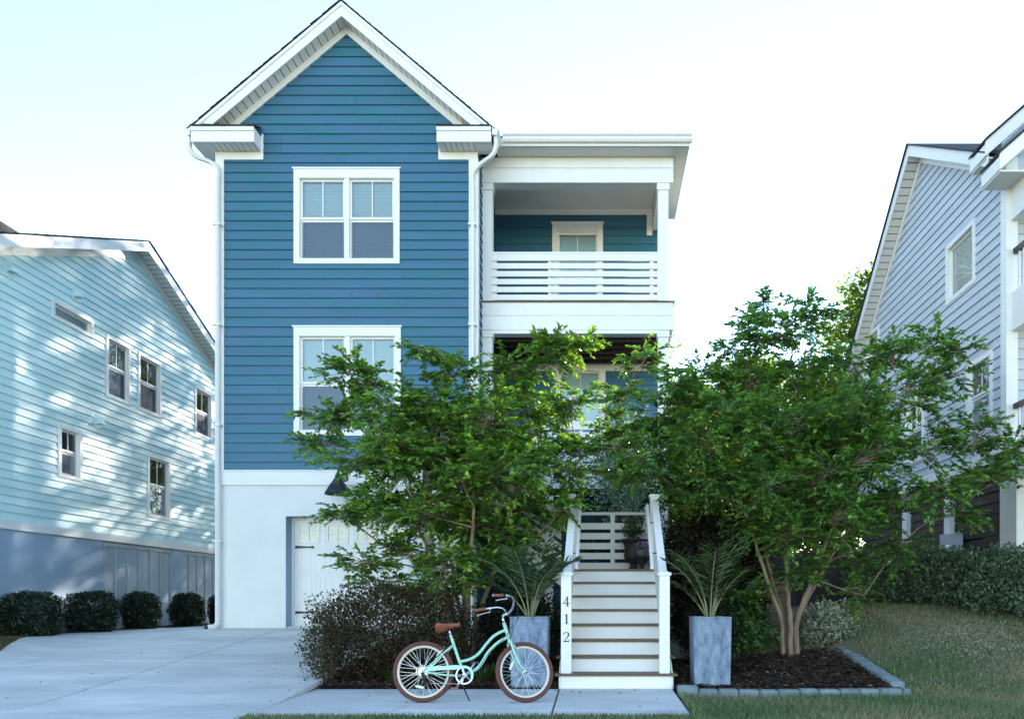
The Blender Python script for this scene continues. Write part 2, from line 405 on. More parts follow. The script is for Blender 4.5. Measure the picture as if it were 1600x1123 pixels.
def window(parent, P, u0, u1, z0, z1, tw=.10, head=.14, lights=1, split=.52, grid=True, blind=True, glass='glass', cap=True, sill=.06, fixed=False, screen=True, bm='blind', shade=False):
    """outer trim size in; returns the opening rectangle"""
    a, b, c, d = u0+tw, u1-tw, z0+sill, z1-head
    t = MB()
    pbox(t, P, u0, a, z0, z1-head, -.02, .042); pbox(t, P, b, u1, z0, z1-head, -.02, .042)
    pbox(t, P, a, b, z0, c, -.02, .040); pbox(t, P, u0, u1, d, z1, -.02, .045)
    if cap: pbox(t, P, u0-.025, u1+.025, z1, z1+.028, -.02, .062)
    win = t.build('window', M['white'], parent)
    wd = (b-a)/lights
    if lights == 2:
        mb = MB(); pbox(mb, P, a+wd-.045, a+wd+.045, c, d, -.06, .034); mb.build('mullion', M['white'], win)
    for k in range(lights):
        p, q = a+k*wd+(.045 if k else 0), a+(k+1)*wd-(.045 if k < lights-1 else 0)
        zm = c+(d-c)*split if not fixed else d
        fr = .042
        for (s0, s1, off, low) in (((c, zm, -.045, True), (zm, d, -.02, False)) if not fixed else ((c, d, -.03, False),)):
            f = MB(); pbox(f, P, p, p+fr, s0, s1, off-.03, off); pbox(f, P, q-fr, q, s0, s1, off-.03, off)
            pbox(f, P, p+fr, q-fr, s0, s0+fr, off-.03, off); pbox(f, P, p+fr, q-fr, s1-fr, s1, off-.03, off)
            f.build('sash', M['white'], win)
            g = MB().quad(P(p+fr, s0+fr, off-.016), P(q-fr, s0+fr, off-.016), P(q-fr, s1-fr, off-.016), P(p+fr, s1-fr, off-.016))
            g.build('pane', M[glass], win)
            if grid and not low and not fixed:
                mm = (p+q)/2; g = MB(); pbox(g, P, mm-.009, mm+.009, s0+fr, s1-fr, off-.013, off-.004); g.build('muntin', M['white'], win)
            if low and screen:
                g = MB().quad(P(p+fr*.6, s0+fr*.6, .004+off), P(q-fr*.6, s0+fr*.6, .004+off), P(q-fr*.6, s1-fr, .004+off), P(p+fr*.6, s1-fr, .004+off))
                g.build('insect_screen', M['screen'], win)
        if shade: MB().quad(P(p+.01, c+.01, -.062), P(q-.01, c+.01, -.062), P(q-.01, d-.01, -.062), P(p+.01, d-.01, -.062)).build('roller_shade', M['blind'], win)
        if blind and not shade:
            g = MB(); z = c+.03
            while z < d-.03:
                g.quad(P(p+.012, z, -.085), P(q-.012, z, -.085), P(q-.012, z+.046, -.098), P(p+.012, z+.046, -.098)); z += .042
            g.build('blind', M[bm], win, kind='stuff')
    j = MB(); D = -.20
    for (x0, x1, y0, y1) in ((a-.012, a, c, d), (b, b+.012, c, d), (a, b, c-.012, c), (a, b, d, d+.012)): pbox(j, P, x0, x1, y0, y1, D, -.021)
    j.build('jamb', M['white'], win)
    return win
def orect(u0, u1, z0, z1, tw=.10, head=.14, sill=.06): return (u0+tw-.01, u1-tw+.01, z0+sill-.01, z1-head+.01)
def grooved(P3, n, m, name, parent, w, gap=.006, depth=.01):
    """soffit strips: P3(s, t) maps strip coordinate s in 0..w and t 0..1 to a point"""
    mb = MB(); k = int(w/n)
    for i in range(k+1):
        a, b = i*n, min(w, (i+1)*n-gap)
        if b <= a: continue
        mb.quad(P3(a, 0), P3(b, 0), P3(b, 1), P3(a, 1))
    return mb.build(name, m, parent, kind='stuff')
def gable_bounds(u0, u1, uc, zpk, sl): return lambda z: (max(u0, uc-(zpk-z)/sl), min(u1, uc+(zpk-z)/sl)) if z < zpk else (uc, uc)

# ------------------------------------------------------------------ blue house
YF = 14.8; XL, XRr = -7.28, -2.32; XC = -4.80; YB = 22.0
bh = thing('blue_house', 'tall blue lap-sided house with white gable trim, garage and two porches', 'house', loc=(XC, YF, .5))
def hp(mb_or_o): return mb_or_o
bh_inv = Matrix.Translation(-bh.location)
def adopt(root):
    """parts were built in world coordinates; keep them there under the moved root"""
    for ch in root.children:
        ch.matrix_parent_inverse = Matrix.Translation(-root.location)
PF = mapper((0, YF, 0), (1, 0, 0), (0, -1, 0))
gb = gable_bounds(XL, XRr, XC, 11.99, .84)
W1 = (at(460, 413, YF)[0], at(625, 413, YF)[0], at(0, 413, YF)[1], at(0, 266, YF)[1])
W2 = (at(460, 413, YF)[0], at(627, 413, YF)[0], at(0, 681, YF)[1], at(0, 512, YF)[1])
rects = [orect(*W1, head=.17, sill=.1, tw=.11), orect(*W2, head=.17, sill=.1, tw=.11)]
wall = wall_sheet('wall', PF, gb, 3.29, 11.99, rects, M['blue'], bh, extra=(9.9,))
siding(wall, PF, gb, 3.55, 11.95, .184, [(W1[0]+.01, W1[1]-.01, W1[2]+.01, W1[3]-.01), (W2[0]+.01, W2[1]-.01, W2[2]+.01, W2[3]-.01)], M['blue'])
for W_ in (W1, W2): window(bh, PF, *W_, tw=.11, head=.17, sill=.10, lights=2, split=.50)
# interior so the rooms behind the panes are closed and dim
MB().box(XL+.05, XRr-.05, YF+1.6, YF+1.65, 3.3, 11).build('room_wall', M['interior'], bh)
MB().box(XL+.05, XRr-.05, YF+.02, YF+1.6, 6.9, 7.1).build('room_floor', M['interior'], bh)
# band, garage storey, reveal
mb = MB(); pbox(mb, PF, XL-.02, XRr+.02, 3.29, 3.55, .0, .05); pbox(mb, PF, XL-.03, XRr+.03, 3.55, 3.575, 0, .065); mb.build('belt_board', M['white'], bh)
GX0, GX1, GZ = -5.97, -3.63, 2.70
wall_sheet('garage_wall', PF, lambda z: (XL, XRr), .2, 3.29, [(GX0, GX1, .2, GZ)], M['stucco'], bh, off=.012)
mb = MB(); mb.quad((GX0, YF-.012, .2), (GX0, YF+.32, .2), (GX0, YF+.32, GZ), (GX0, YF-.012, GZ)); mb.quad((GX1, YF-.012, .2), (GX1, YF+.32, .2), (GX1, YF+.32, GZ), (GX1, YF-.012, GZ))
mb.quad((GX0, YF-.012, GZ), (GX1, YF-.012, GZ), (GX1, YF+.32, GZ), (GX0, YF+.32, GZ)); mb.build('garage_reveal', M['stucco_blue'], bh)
# garage door
PD = mapper((0, YF+.29, 0), (1, 0, 0), (0, -1, 0)); D0, D1, DZ0, DZ1 = GX0+.05, GX1-.05, .585, 2.66
gd = MB(); pbox(gd, PD, D0, D1, DZ0, DZ1, -.04, 0); gdo = gd.build('garage_door', M['white'], bh)
mb = MB(); pbox(mb, PD, GX0+.002, D0, .5, GZ-.002, -.03, .03); pbox(mb, PD, D1, GX1-.002, .5, GZ-.002, -.03, .03); pbox(mb, PD, D0, D1, DZ1, GZ-.002, -.03, .03); mb.build('door_stop', M['white'], bh)
mb = MB(); pbox(mb, PD, D0, D1, .572, .586, -.04, .005); mb.build('weather_strip', M['black'], gdo)
secs = 4; sh = (DZ1-DZ0)/secs; cw = (D1-D0)/4
for r in range(secs):
    z0 = DZ0+r*sh
    mb = MB(); pbox(mb, PD, D0+.004, D1-.004, z0+.004, z0+.05, 0, .012); pbox(mb, PD, D0+.004, D1-.004, z0+sh-.05, z0+sh-.004, 0, .012)
    for k in range(5):
        x = D0+k*cw; pbox(mb, PD, max(D0+.004, x-.05), min(D1-.004, x+.05), z0+.05, z0+sh-.05, 0, .0115)
    mb.build('panel_frame', M['white'], gdo)
    for k in range(4):
        a, b = D0+k*cw+.055, D0+(k+1)*cw-.055
        if r < 3:
            n = 5; pw = (b-a)/n
            for q in range(n):
                mb = MB(); pbox(mb, PD, a+q*pw+.003, a+(q+1)*pw-.003, z0+.052, z0+sh-.052, 0, .006); mb.build('bead_board', M['white'], gdo)
        else:
            c, d = z0+.11, z0+sh-.11
            mb = MB(); pbox(mb, PD, a+.01, b-.01, c-.05, c, 0, .02); pbox(mb, PD, a+.01, b-.01, d, d+.05, 0, .02); pbox(mb, PD, a+.01, a+.05, c, d, 0, .02); pbox(mb, PD, b-.05, b-.01, c, d, 0, .02)
            pbox(mb, PD, (a+b)/2-.01, (a+b)/2+.01, c, d, 0, .018); pbox(mb, PD, a+.05, b-.05, (c+d)/2-.01, (c+d)/2+.01, 0, .016); mb.build('window_grille', M['white'], gdo)
            for (x0, x1) in ((a+.05, (a+b)/2-.01), ((a+b)/2+.01, b-.05)):
                for (y0, y1) in ((c, (c+d)/2-.01), ((c+d)/2+.01, d)):
                    mb = MB().quad(PD(x0, y0, .004), PD(x1, y0, .004), PD(x1, y1, .004), PD(x0, y1, .004)); mb.build('pane', M['warmglass'], gdo)
def strap(x, z, s):
    mb = MB(); a = [(0, -.028), (.30, -.012), (.33, -.03), (.375, 0), (.33, .03), (.30, .012), (0, .028)]
    mb.prism([PD(x+s*p, z+q, .012) for p, q in a], [PD(x+s*p, z+q, .02) for p, q in a]); mb.build('hinge_strap', M['black'], gdo)
for z in (2.13, .86):
    strap(D0+.02, z, 1); strap(D1-.02, z, -1)
for s in (-1, 1):
    x = (D0+D1)/2+s*.055
    MB().tube(curve([PD(x, 1.31, .012), PD(x+s*.01, 1.34, .05), PD(x-s*.004, 1.43, .05), PD(x+s*.014, 1.52, .05), PD(x, 1.57, .012)], 16), [.008]+[.014]*15+[.014], 6).build('door_handle', M['black'], gdo)
# corner boards and frieze
mb = MB(); pbox(mb, PF, XL-.02, XL+.14, 3.575, 9.52, 0, .045); mb.box(XL-.03, XL-.0, YF, YF+.14, 3.575, 9.5); mb.build('corner_board', M['white'], bh)
mb = MB(); pbox(mb, PF, XRr-.15, XRr+.0, 3.575, 9.52, 0, .045); mb.box(XRr-.0, XRr+.03, YF-.044, YF+.1, 3.575, 9.5); mb.build('corner_board', M['white'], bh)
# roof
ZP, SL, YO = 12.26, .84, 14.46
rz = lambda x: ZP-SL*abs(x-XC)
EX = 2.80
for s in (-1, 1):
    xe = XC+s*EX
    t = MB(); t.hexa([(XC, YO-.02, ZP), (xe+s*.05, YO-.02, rz(xe)-.042), (xe+s*.05, YB, rz(xe)-.042), (XC, YB, ZP), (XC, YO-.02, ZP+.024), (xe+s*.05, YO-.02, rz(xe)-.018), (xe+s*.05, YB, rz(xe)-.018), (XC, YB, ZP+.024)])
    roof = t.build('roof', M['shingle'], bh)
    n = 26; L_ = EX+.05           # shingle courses: each overhangs the rake a little differently
    for i in range(n):
        u0, u1 = L_*i/n, L_*(i+1)/n+.02; e = random.uniform(.0, .018)
        x0, x1 = XC+s*u0, XC+s*u1; zt = lambda u: ZP+.026-SL*u
        m2 = MB(); m2.hexa([(x0, YO-.03-e, zt(u0)), (x1, YO-.03-e, zt(u1)), (x1, YB, zt(u1)), (x0, YB, zt(u0)), (x0, YO-.03-e, zt(u0)+.004), (x1, YO-.03-e, zt(u1)+.015), (x1, YB, zt(u1)+.015), (x0, YB, zt(u0)+.004)])
        m2.build('shingle_course', M['shingle'], roof)
    # rake fascia and its upper moulding
    f = MB(); f.prism([(XC, YO, ZP-.002), (xe, YO, rz(xe)-.002), (xe, YO, rz(xe)-.26), (XC, YO, ZP-.26)], [(XC, YO+.03, ZP-.002), (xe, YO+.03, rz(xe)-.002), (xe, YO+.03, rz(xe)-.26), (XC, YO+.03, ZP-.26)])
    f.build('rake_board', M['white'], bh)
    f = MB(); f.prism([(XC, YO-.022, ZP-.004), (xe, YO-.022, rz(xe)-.004), (xe, YO-.022, rz(xe)-.07), (XC, YO-.022, ZP-.07)], [(XC, YO-.001, ZP-.004), (xe, YO-.001, rz(xe)-.004), (xe, YO-.001, rz(xe)-.07), (XC, YO-.001, ZP-.07)])
    f.build('rake_moulding', M['white'], bh)
    # rake soffit, grooved across
    ln = EX*1.0
    grooved(lambda q, t_, s=s: (XC+s*q, YO+.031+t_*(YF-YO-.032), ZP-.235-SL*q), .118, M['soffit'], 'soffit', bh, ln, gap=.012)
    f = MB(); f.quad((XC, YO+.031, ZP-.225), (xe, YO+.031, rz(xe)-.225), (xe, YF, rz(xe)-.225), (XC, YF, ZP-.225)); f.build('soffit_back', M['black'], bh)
    # frieze on the wall under the soffit
    uf = 2.30; f = MB(); f.prism([(XC, YF-.05, ZP-.24), (XC+s*uf, YF-.05, ZP-.24-SL*uf), (XC+s*uf, YF-.05, ZP-.385-SL*uf), (XC, YF-.05, ZP-.385)], [(XC, YF, ZP-.24), (XC+s*uf, YF, ZP-.24-SL*uf), (XC+s*uf, YF, ZP-.385-SL*uf), (XC, YF, ZP-.385)])
    f.build('frieze_board', M['white'], bh)
    # eave: fascia, soffit and gutter along the side
    xa, xb = sorted((xe, XC+s*2.48))
    MB().box(xa, xb, YO+.05, YB if s < 0 else YF+.05, rz(xe)-.27, rz(xe)-.25).build('eave_soffit', M['soffit'], bh)
    g = MB(); prof = [(0, .0), (0, -.13), (.06, -.13), (.085, -.10), (.085, -.06), (.12, -.03), (.12, 0), (.105, 0), (.105, -.02), (.07, -.055), (.07, -.11), (.015, -.115), (.015, 0)]
    g.prism([(xe+s*(.02+p), YO-.02, rz(xe)+.0+q) for p, q in prof], [(xe+s*(.02+p), YB if s < 0 else YF+.1, rz(xe)+.0+q) for p, q in prof]); g.build('gutter', M['white'], bh)
    g = MB(); g.prism([(xe+s*.019, YO-.024, rz(xe)+.005), (xe+s*.145, YO-.024, rz(xe)+.005), (xe+s*.10, YO-.024, rz(xe)-.14), (xe+s*.019, YO-.024, rz(xe)-.14)], [(xe+s*.019, YO-.0205, rz(xe)+.005), (xe+s*.145, YO-.0205, rz(xe)+.005), (xe+s*.10, YO-.0205, rz(xe)-.14), (xe+s*.019, YO-.0205, rz(xe)-.14)]); g.build('gutter_end', M['white'], bh)
    # boxed cornice return
    xi = -6.42 if s < 0 else -3.02
    a, b = sorted((xe, xi)); zt, zb = 9.905, 9.60
    r = MB(); r.box(a+.004, b, YO+.004-.03, YO+.028-.03, zt-.27, zt); r.box(b-.03 if s < 0 else a, b if s < 0 else a+.03, YO-.002, YF-.002, zt-.27, zt); ret = r.build('cornice_return', M['white'], bh)
    r = MB(); r.box(a, b, YO-.05, YO-.027, zt-.07, zt+.004); r.build('crown_strip', M['white'], ret)
    grooved(lambda q, t_: (a+.03+q, YO+t_*(YF-YO-.03), zt-.262), .11, M['soffit'], 'soffit', ret, b-a-.06, gap=.010)
    r = MB(); pbox(r, PF, a+.3 if s < 0 else a-.03, b+.03 if s < 0 else b-.3, zt-.42, zt-.27, 0, .046); 
    pbox(r, PF, b if s < 0 else a-.03, b+.03 if s < 0 else a, zt-.27, zt+.07, 0, .046); r.build('return_frieze', M['white'], ret)
    nn = 5
    for q in range(nn):       # small shingled top, each shingle its own piece
        x0 = a+(b-a)*q/nn; x1 = a+(b-a)*(q+1)/nn-.006; jz = random.uniform(0, .012)
        c = MB(); c.hexa([(x0, YO-.06-jz, zt+.006), (x1, YO-.06-jz, zt+.006), (x1, YF-.05, zt+.17), (x0, YF-.05, zt+.17), (x0, YO-.06-jz, zt+.03+jz), (x1, YO-.06-jz, zt+.03), (x1, YF-.05, zt+.20), (x0, YF-.05, zt+.20)]); c.build('shingle', M['shingle'], ret)
# downspouts
def downspout(path, parent, r=.056, name='downspout'):
    o = MB().tube(path, r, 8, sq=.78).build(name, M['white'], parent); return smooth_by_angle(o, 50)
xl = XL+.055; yl = YF-.105
dsp = downspout(curve([(-7.67, YO+.08, 9.74), (-7.67, YO+.08, 9.56), (-7.56, YO+.14, 9.44), (-7.36, yl+.0, 9.40), (xl, yl, 9.26), (xl, yl, 9.0)], 40)+[(xl, yl, 6), (xl, yl, 3.7)]+curve([(xl, yl, 3.6), (xl+.012, yl-.02, 3.4), (xl+.012, yl-.02, 3.2)], 8)+[(xl+.012, yl-.02, .72)]+curve([(xl+.01, yl-.02, .66), (xl-.02, yl-.06, .60), (xl-.12, yl-.14, .585)], 10), bh)
MB().box(xl-.155, xl-.115, yl-.2, yl-.1, .545, .625).build('outlet_end', M['black'], dsp)
xr = XRr-.07
dsp2 = downspout(curve([(-1.93, YO+.08, 9.76), (-1.93, YO+.08, 9.6), (-2.0, YO+.12, 9.46), (-2.26, yl, 9.34), (xr, yl, 9.18), (xr, yl, 8.9)], 40)+[(xr, yl, 6), (xr, yl, .75)], bh)
for z in (8.2, 6.3, 4.4, 2.2):
    for (xx, ds_) in ((xl, dsp), (xr, dsp2)): MB().box(xx-.075, xx+.075, yl-.058, yl+.055, z, z+.03).build('pipe_strap', M['white'], ds_)
# side walls
MB().quad((XL, YF, .2), (XL, YB, .2), (XL, YB, 9.95), (XL, YF, 9.95)).build('side_wall', M['blue'], bh)
MB().quad((XL, YB, .2), (1.42, YB, .2), (1.42, YB, 9.9), (XC, YB, 12.1), (XL, YB, 9.9)).build('rear_wall', M['blue'], bh)
PSW = mapper((XRr, 0, 0), (0, 1, 0), (1, 0, 0))
sw_ = wall_sheet('side_wall', PSW, lambda z: (YF, 17.3), .3, 9.95, [], M['blue'], bh)
siding(sw_, PSW, lambda z: (YF+.1, 17.3), 3.55, 9.75, .184, [], M['blue'], 5)

# ------------------------------------------------------------------ porches of the blue house
YP, YW = 15.3, 17.3; PX0, PX1 = -2.30, 1.48
PB = mapper((0, YW, 0), (1, 0, 0), (0, -1, 0)); PP = mapper((0, YP, 0), (1, 0, 0), (0, -1, 0))
dU = (at(863, 0, YW)[0], at(942, 0, YW)[0], 7.06, at(0, 350, YW)[1]); dLw = (at(868, 0, YW)[0], at(946, 0, YW)[0], 3.70, at(0, 566, YW)[1])
rr = [orect(*dU, tw=.12, head=.19, sill=.10), orect(*dLw, tw=.12, head=.19, sill=.10)]
bw = wall_sheet('porch_wall', PB, lambda z: (XRr, 1.42), .3, 9.9, rr, M['blue'], bh)
inner = lambda q: (q[0]+.01, q[1]-.01, q[2]-.02, q[3]-.01)
siding(bw, PB, lambda z: (XRr, 1.42), 7.02, 9.75, .184, [inner(dU)], M['blue'], 3); siding(bw, PB, lambda z: (XRr, 1.42), 3.68, 6.4, .184, [inner(dLw)], M['blue'], 3)
for d_ in (dU, dLw): window(bh, PB, *d_, tw=.12, head=.19, sill=.10, split=.52)
MB().box(XRr, 1.4, YW+1.5, YW+1.55, 3, 9.9).build('room_wall', M['interior'], bh)
MB().quad((1.42, YW, .3), (1.42, YB, .3), (1.42, YB, 9.9), (1.42, YW, 9.9)).build('side_wall', M['blue'], bh)
# decks: fascia boards, floor planks
def deck(zt, zb, side_b=True):
    h = (zt-zb)/2
    for k in range(2):
        mb = MB(); mb.box(PX0, PX1, YP, YP+.05, zb+k*h+.003, zb+(k+1)*h-.003-(.02 if k else 0)); mb.box(PX1-.05, PX1, YP+.052, YW, zb+k*h+.003, zb+(k+1)*h-.003-(.02 if k else 0)); mb.build('deck_fascia', M['white'], bh)
    n = 14
    for k in range(n):
        y0 = YP-.03+(YW-YP)*k/n; MB().box(PX0, PX1+.03, y0, y0+(YW-YP)/n-.006, zt-.026, zt).build('deck_plank', M['tread'], bh)
deck(7.0, 6.43); deck(3.65, 3.30)
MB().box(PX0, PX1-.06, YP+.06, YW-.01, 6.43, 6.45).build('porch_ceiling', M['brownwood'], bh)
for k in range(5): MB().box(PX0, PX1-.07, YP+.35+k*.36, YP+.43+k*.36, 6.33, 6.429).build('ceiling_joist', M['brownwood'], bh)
mb = MB(); mb.box(PX0+.2, 1.2, YP+.0, YP+.22, 6.36, 6.428); mb.build('porch_beam', M['white'], bh)
mb = MB(); mb.box(PX0+.02, PX1-.06, YW-.05, YW-.027, 6.2, 6.428); mb.build('wall_frieze', M['white'], bh)
# roof beam
for k, (z0, z1) in enumerate(((9.34, 9.62), (9.624, 9.83))):
    MB().box(PX0, PX1, YP-.01*k, YP+.28, z0, z1).build('porch_beam', M['white'], bh)
MB().box(1.20, PX1-.001, YP+.281, YW-.03, 9.34, 9.8).build('porch_beam', M['white'], bh)
grooved(lambda q, t_: (PX0+q, YP+.281+t_*(YW-YP-.31), 9.80), .1, M['soffit'], 'porch_ceiling', bh, 1.2-PX0, gap=.006)
MB().box(PX0, 1.3, YP+.28, YW, 9.81, 9.83).build('ceiling_board', M['white'], bh)
mb = MB(); mb.box(PX0, 1.2, YW-.05, YW-.027, 9.68, 9.797); mb.build('wall_frieze', M['white'], bh)
MB().box(1.08, 1.2, YW-.05, YW-.027, 9.22, 9.68).build('wall_frieze', M['white'], bh)
# porch roof: soffit, fascia, gutter
EY, EXr = 14.93, 1.76
grooved(lambda q, t_: (-1.95+q, EY+.03+t_*(YP-EY-.04), 9.835), .08, M['soffit'], 'soffit', bh, EXr+1.95-.02, gap=.008)
grooved(lambda q, t_: (PX1+.004+t_*(EXr-PX1-.02), YP+q, 9.835), .08, M['soffit'], 'soffit', bh, 17.75-YP, gap=.008)
mb = MB(); mb.hexa([(-1.99, EY, 9.845), (EXr, EY, 9.845), (EXr, 17.8, 9.845), (-1.99, 17.8, 9.845), (-1.99, EY, 10.0), (EXr, EY, 10.0), (EXr, 17.8, 10.0), (-1.99, 17.8, 10.0)]); mb.build('porch_roof', M['white'], bh)
mb = MB(); mb.hexa([(-2.2, EY-.03, 10.003), (EXr+.03, EY-.03, 10.003), (EXr+.03, 17.83, 10.003), (-2.2, 17.83, 10.003), (-2.2, EY-.03, 10.02), (EXr+.03, EY-.03, 10.02), (EXr+.03, 17.83, 10.22), (-2.2, 17.83, 10.22)]); mb.build('roof_covering', M['shingle'], bh)
prof = [(0, .0), (0, -.14), (.06, -.14), (.085, -.10), (.085, -.06), (.12, -.03), (.12, 0), (.105, 0), (.105, -.02), (.07, -.055), (.07, -.12), (.015, -.12), (.015, 0)]
MB().prism([(-1.84, EY-.002-p, 10.035+q) for p, q in prof], [(EXr+.03, EY-.002-p, 10.035+q) for p, q in prof]).build('gutter', M['white'], bh)
MB().box(EXr+.031, EXr+.04, EY-.12, EY, 9.9, 10.04).build('gutter_end', M['white'], bh)
# posts with capital and base blocks
def post(x0, x1, z0, z1, y=YP):
    p = MB().box(x0, x1, y+.03, y+.03+(x1-x0), z0, z1).build('porch_post', M['white'], bh)
    MB().box(x0-.022, x1+.022, y+.008, y+.052+(x1-x0), z1-.13, z1-.002).build('post_capital', M['white'], p)
for (z0, z1) in ((7.001, 9.339), (3.651, 6.428)):
    post(PX0, PX0+.20, z0, z1); post(1.18, 1.385, z0, z1)
for (x0, x1) in ((-1.06, -.9), (1.18, 1.38)): MB().box(x0, x1, YP+.06, YP+.24, .2, 3.29).build('support_post', M['white'], bh)
MB().box(1.18, 1.38, YW-.3, YW-.1, .2, 3.29).build('support_post', M['white'], bh)
def railing(zb, name, x0=PX0+.2, x1=1.18):
    t = MB().box(x0, x1, YP+.06, YP+.17, zb+.955, zb+1.0); rl = t.build(name, M['white'], bh)
    for k in range(6): MB().box(x0, x1, YP+.07, YP+.105, zb+.05+.156*k, zb+.05+.156*k+.105+(.02 if k == 5 else 0)).build('rail_slat', M['white'], rl)
    for x in (x0+.04, x0+(x1-x0)*.345, x1-.12): MB().box(x-.035, x+.035, YP+.106, YP+.17, zb+.001, zb+.954).build('rail_post', M['white'], rl)
railing(7.0, 'balcony_railing'); railing(3.65, 'porch_railing', x0=-1.15)
adopt(bh)
# barn lamp over the garage door
bl = thing('barn_lamp', 'black gooseneck barn lamp over the garage door', 'lamp', loc=(-4.83, YF-.04, 3.42))
MB().lathe([(0, .0), (.07, .0), (.07, -.025), (.0, -.026)], (0, 0, 0), 16, 'y').build('wall_plate', M['black'], bl)
MB().tube(curve([(0, -.02, 0), (0, -.12, .10), (0, -.26, .17), (0, -.38, .12), (0, -.40, .02)], 20), .014, 8).build('gooseneck_arm', M['black'], bl, smooth=True)
MB().lathe([(.0, .06), (.035, .055), (.04, -.02), (.06, -.04), (.10, -.10), (.155, -.18), (.20, -.26), (.235, -.31), (.24, -.345), (.232, -.345), (.19, -.26), (.1, -.12), (0, -.08)], (0, -.40, -.02), 28).build('lamp_shade', M['black'], bl, smooth=True)
# ------------------------------------------------------------------ aqua house on the left
XA = -10.75
ah = thing('aqua_house', 'pale aqua lap-sided house with white rake trim beside the driveway', 'house', loc=(XA, 18, .4))
PA = mapper((XA, 0, 0), (0, 1, 0), (1, 0, 0))
RA_Y, RA_Z, RA_S = 17.96, 9.40, .43
ab = gable_bounds(9.6, 25.4, RA_Y, RA_Z-.20, RA_S)
AW = [(16.87, 17.75, 5.54, 6.90, False), (18.04, 19.0, 5.54, 6.90, False), (20.58, 21.5, 5.5, 6.82, False), (15.38, 16.08, 3.55, 4.60, False), (18.42, 19.4, 3.08, 4.60, False), (21.75, 22.7, 3.08, 4.6, False), (15.2, 16.45, 6.64, 7.03, True), (11.4, 12.4, 5.54, 6.2, False)]
rects = [orect(*q[:4], tw=.075, head=.075, sill=.075) for q in AW]
aw = wall_sheet('wall', PA, ab, 2.39, RA_Z-.2, rects, M['aqua'], ah, extra=(3, 4, 5, 5.61, 6.5, 7.5, 8.5))
siding(aw, PA, ab, 2.55, RA_Z-.24, .152, [(q[0]+.01, q[1]-.01, q[2]+.01, q[3]-.01) for q in AW], M['aqua'], 4.8)
for q in AW: window(ah, PA, *q[:4], tw=.075, head=.075, sill=.075, grid=not q[4], blind=q[4], cap=False, fixed=q[4], shade=q[4], glass='glassclear' if q[4] else 'glassdark')
MB().box(XA-2.0, XA-1.95, 9.7, 25, 2.4, 9).build('room_wall', M['interior'], ah)
mb = MB(); pbox(mb, PA, 9.58, 25.42, 2.39, 2.55, 0, .045); mb.build('belt_board', M['white'], ah)
mb = MB(); pbox(mb, PA, 9.6, 16.8, .1, 2.39, -.2, .005); mb.build('foundation_wall', M['stucco_blue'], ah)
mb = MB(); pbox(mb, PA, 16.8, 25.4, .1, 2.39, -.2, -.03); mb.build('batten_wall', M['panel_blue'], ah)
bw2 = [o for o in ah.children if o.name.startswith('batten_wall')][0]
for (y0, y1) in ((16.85, 19.5), (19.95, 22.9)):
    mb = MB(); pbox(mb, PA, y0, y1, 2.28, 2.36, -.03, .0); mb.build('batten', M['panel_blue'], bw2)
    n = int((y1-y0)/.40)
    for k in range(n+1):
        y = y0+(y1-y0)*k/n; mb = MB(); pbox(mb, PA, y-.025, y+.025, .3, 2.28, -.03, -.002); mb.build('batten', M['panel_blue'], bw2)
mb = MB(); pbox(mb, PA, 19.52, 19.93, .1, 2.388, -.02, .006); mb.build('pier', M['stucco_blue'], ah)
MB().box(-22, XA-.0, 9.6, 9.62, .1, 5.6).build('front_wall', M['aqua'], ah)
MB().box(-22, XA-.0, 25.4, 25.42, .1, 5.6).build('rear_wall', M['aqua'], ah)
for s in (-1, 1):
    ye = RA_Y+s*8.75; f = lambda y: RA_Z-RA_S*abs(y-RA_Y)
    t = MB(); t.hexa([(XA+.33, RA_Y, RA_Z), (XA+.33, ye, f(ye)), (-22, ye, f(ye)), (-22, RA_Y, RA_Z), (XA+.33, RA_Y, RA_Z+.018), (XA+.33, ye, f(ye)+.018), (-22, ye, f(ye)+.018), (-22, RA_Y, RA_Z+.018)]); rf = t.build('roof', M['shingle'], ah)
    n = 34
    for i in range(n):
        u0, u1 = 8.75*i/n, 8.75*(i+1)/n+.02; y0, y1 = RA_Y+s*u0, RA_Y+s*u1; e = random.uniform(0, .015); zt = lambda u: RA_Z+.020-RA_S*u
        MB().hexa([(XA+.345+e, y0, zt(u0)), (XA+.345+e, y1, zt(u1)), (-22, y1, zt(u1)), (-22, y0, zt(u0)), (XA+.345+e, y0, zt(u0)+.004), (XA+.345+e, y1, zt(u1)+.018), (-22, y1, zt(u1)+.018), (-22, y0, zt(u0)+.004)]).build('shingle_course', M['shingle'], rf)
    xo = XA+.30
    t = MB(); t.prism([(xo, RA_Y, RA_Z-.002), (xo, ye, f(ye)-.002), (xo, ye, f(ye)-.22), (xo, RA_Y, RA_Z-.22)], [(xo+.025, RA_Y, RA_Z-.002), (xo+.025, ye, f(ye)-.002), (xo+.025, ye, f(ye)-.22), (xo+.025, RA_Y, RA_Z-.22)]); t.build('rake_board', M['white'], ah)
    t = MB(); t.prism([(XA+.0, RA_Y, RA_Z-.21), (XA+.0, ye, f(ye)-.21), (XA+.0, ye, f(ye)-.37), (XA+.0, RA_Y, RA_Z-.37)], [(XA+.045, RA_Y, RA_Z-.21), (XA+.045, ye, f(ye)-.21), (XA+.045, ye, f(ye)-.37), (XA+.045, RA_Y, RA_Z-.37)]); t.build('frieze_board', M['white'], ah)
    grooved(lambda q, t_, s=s: (XA+.046+t_*.253, RA_Y+s*q, RA_Z-.205-RA_S*q), .13, M['soffit'], 'soffit', ah, 8.7, gap=.012)
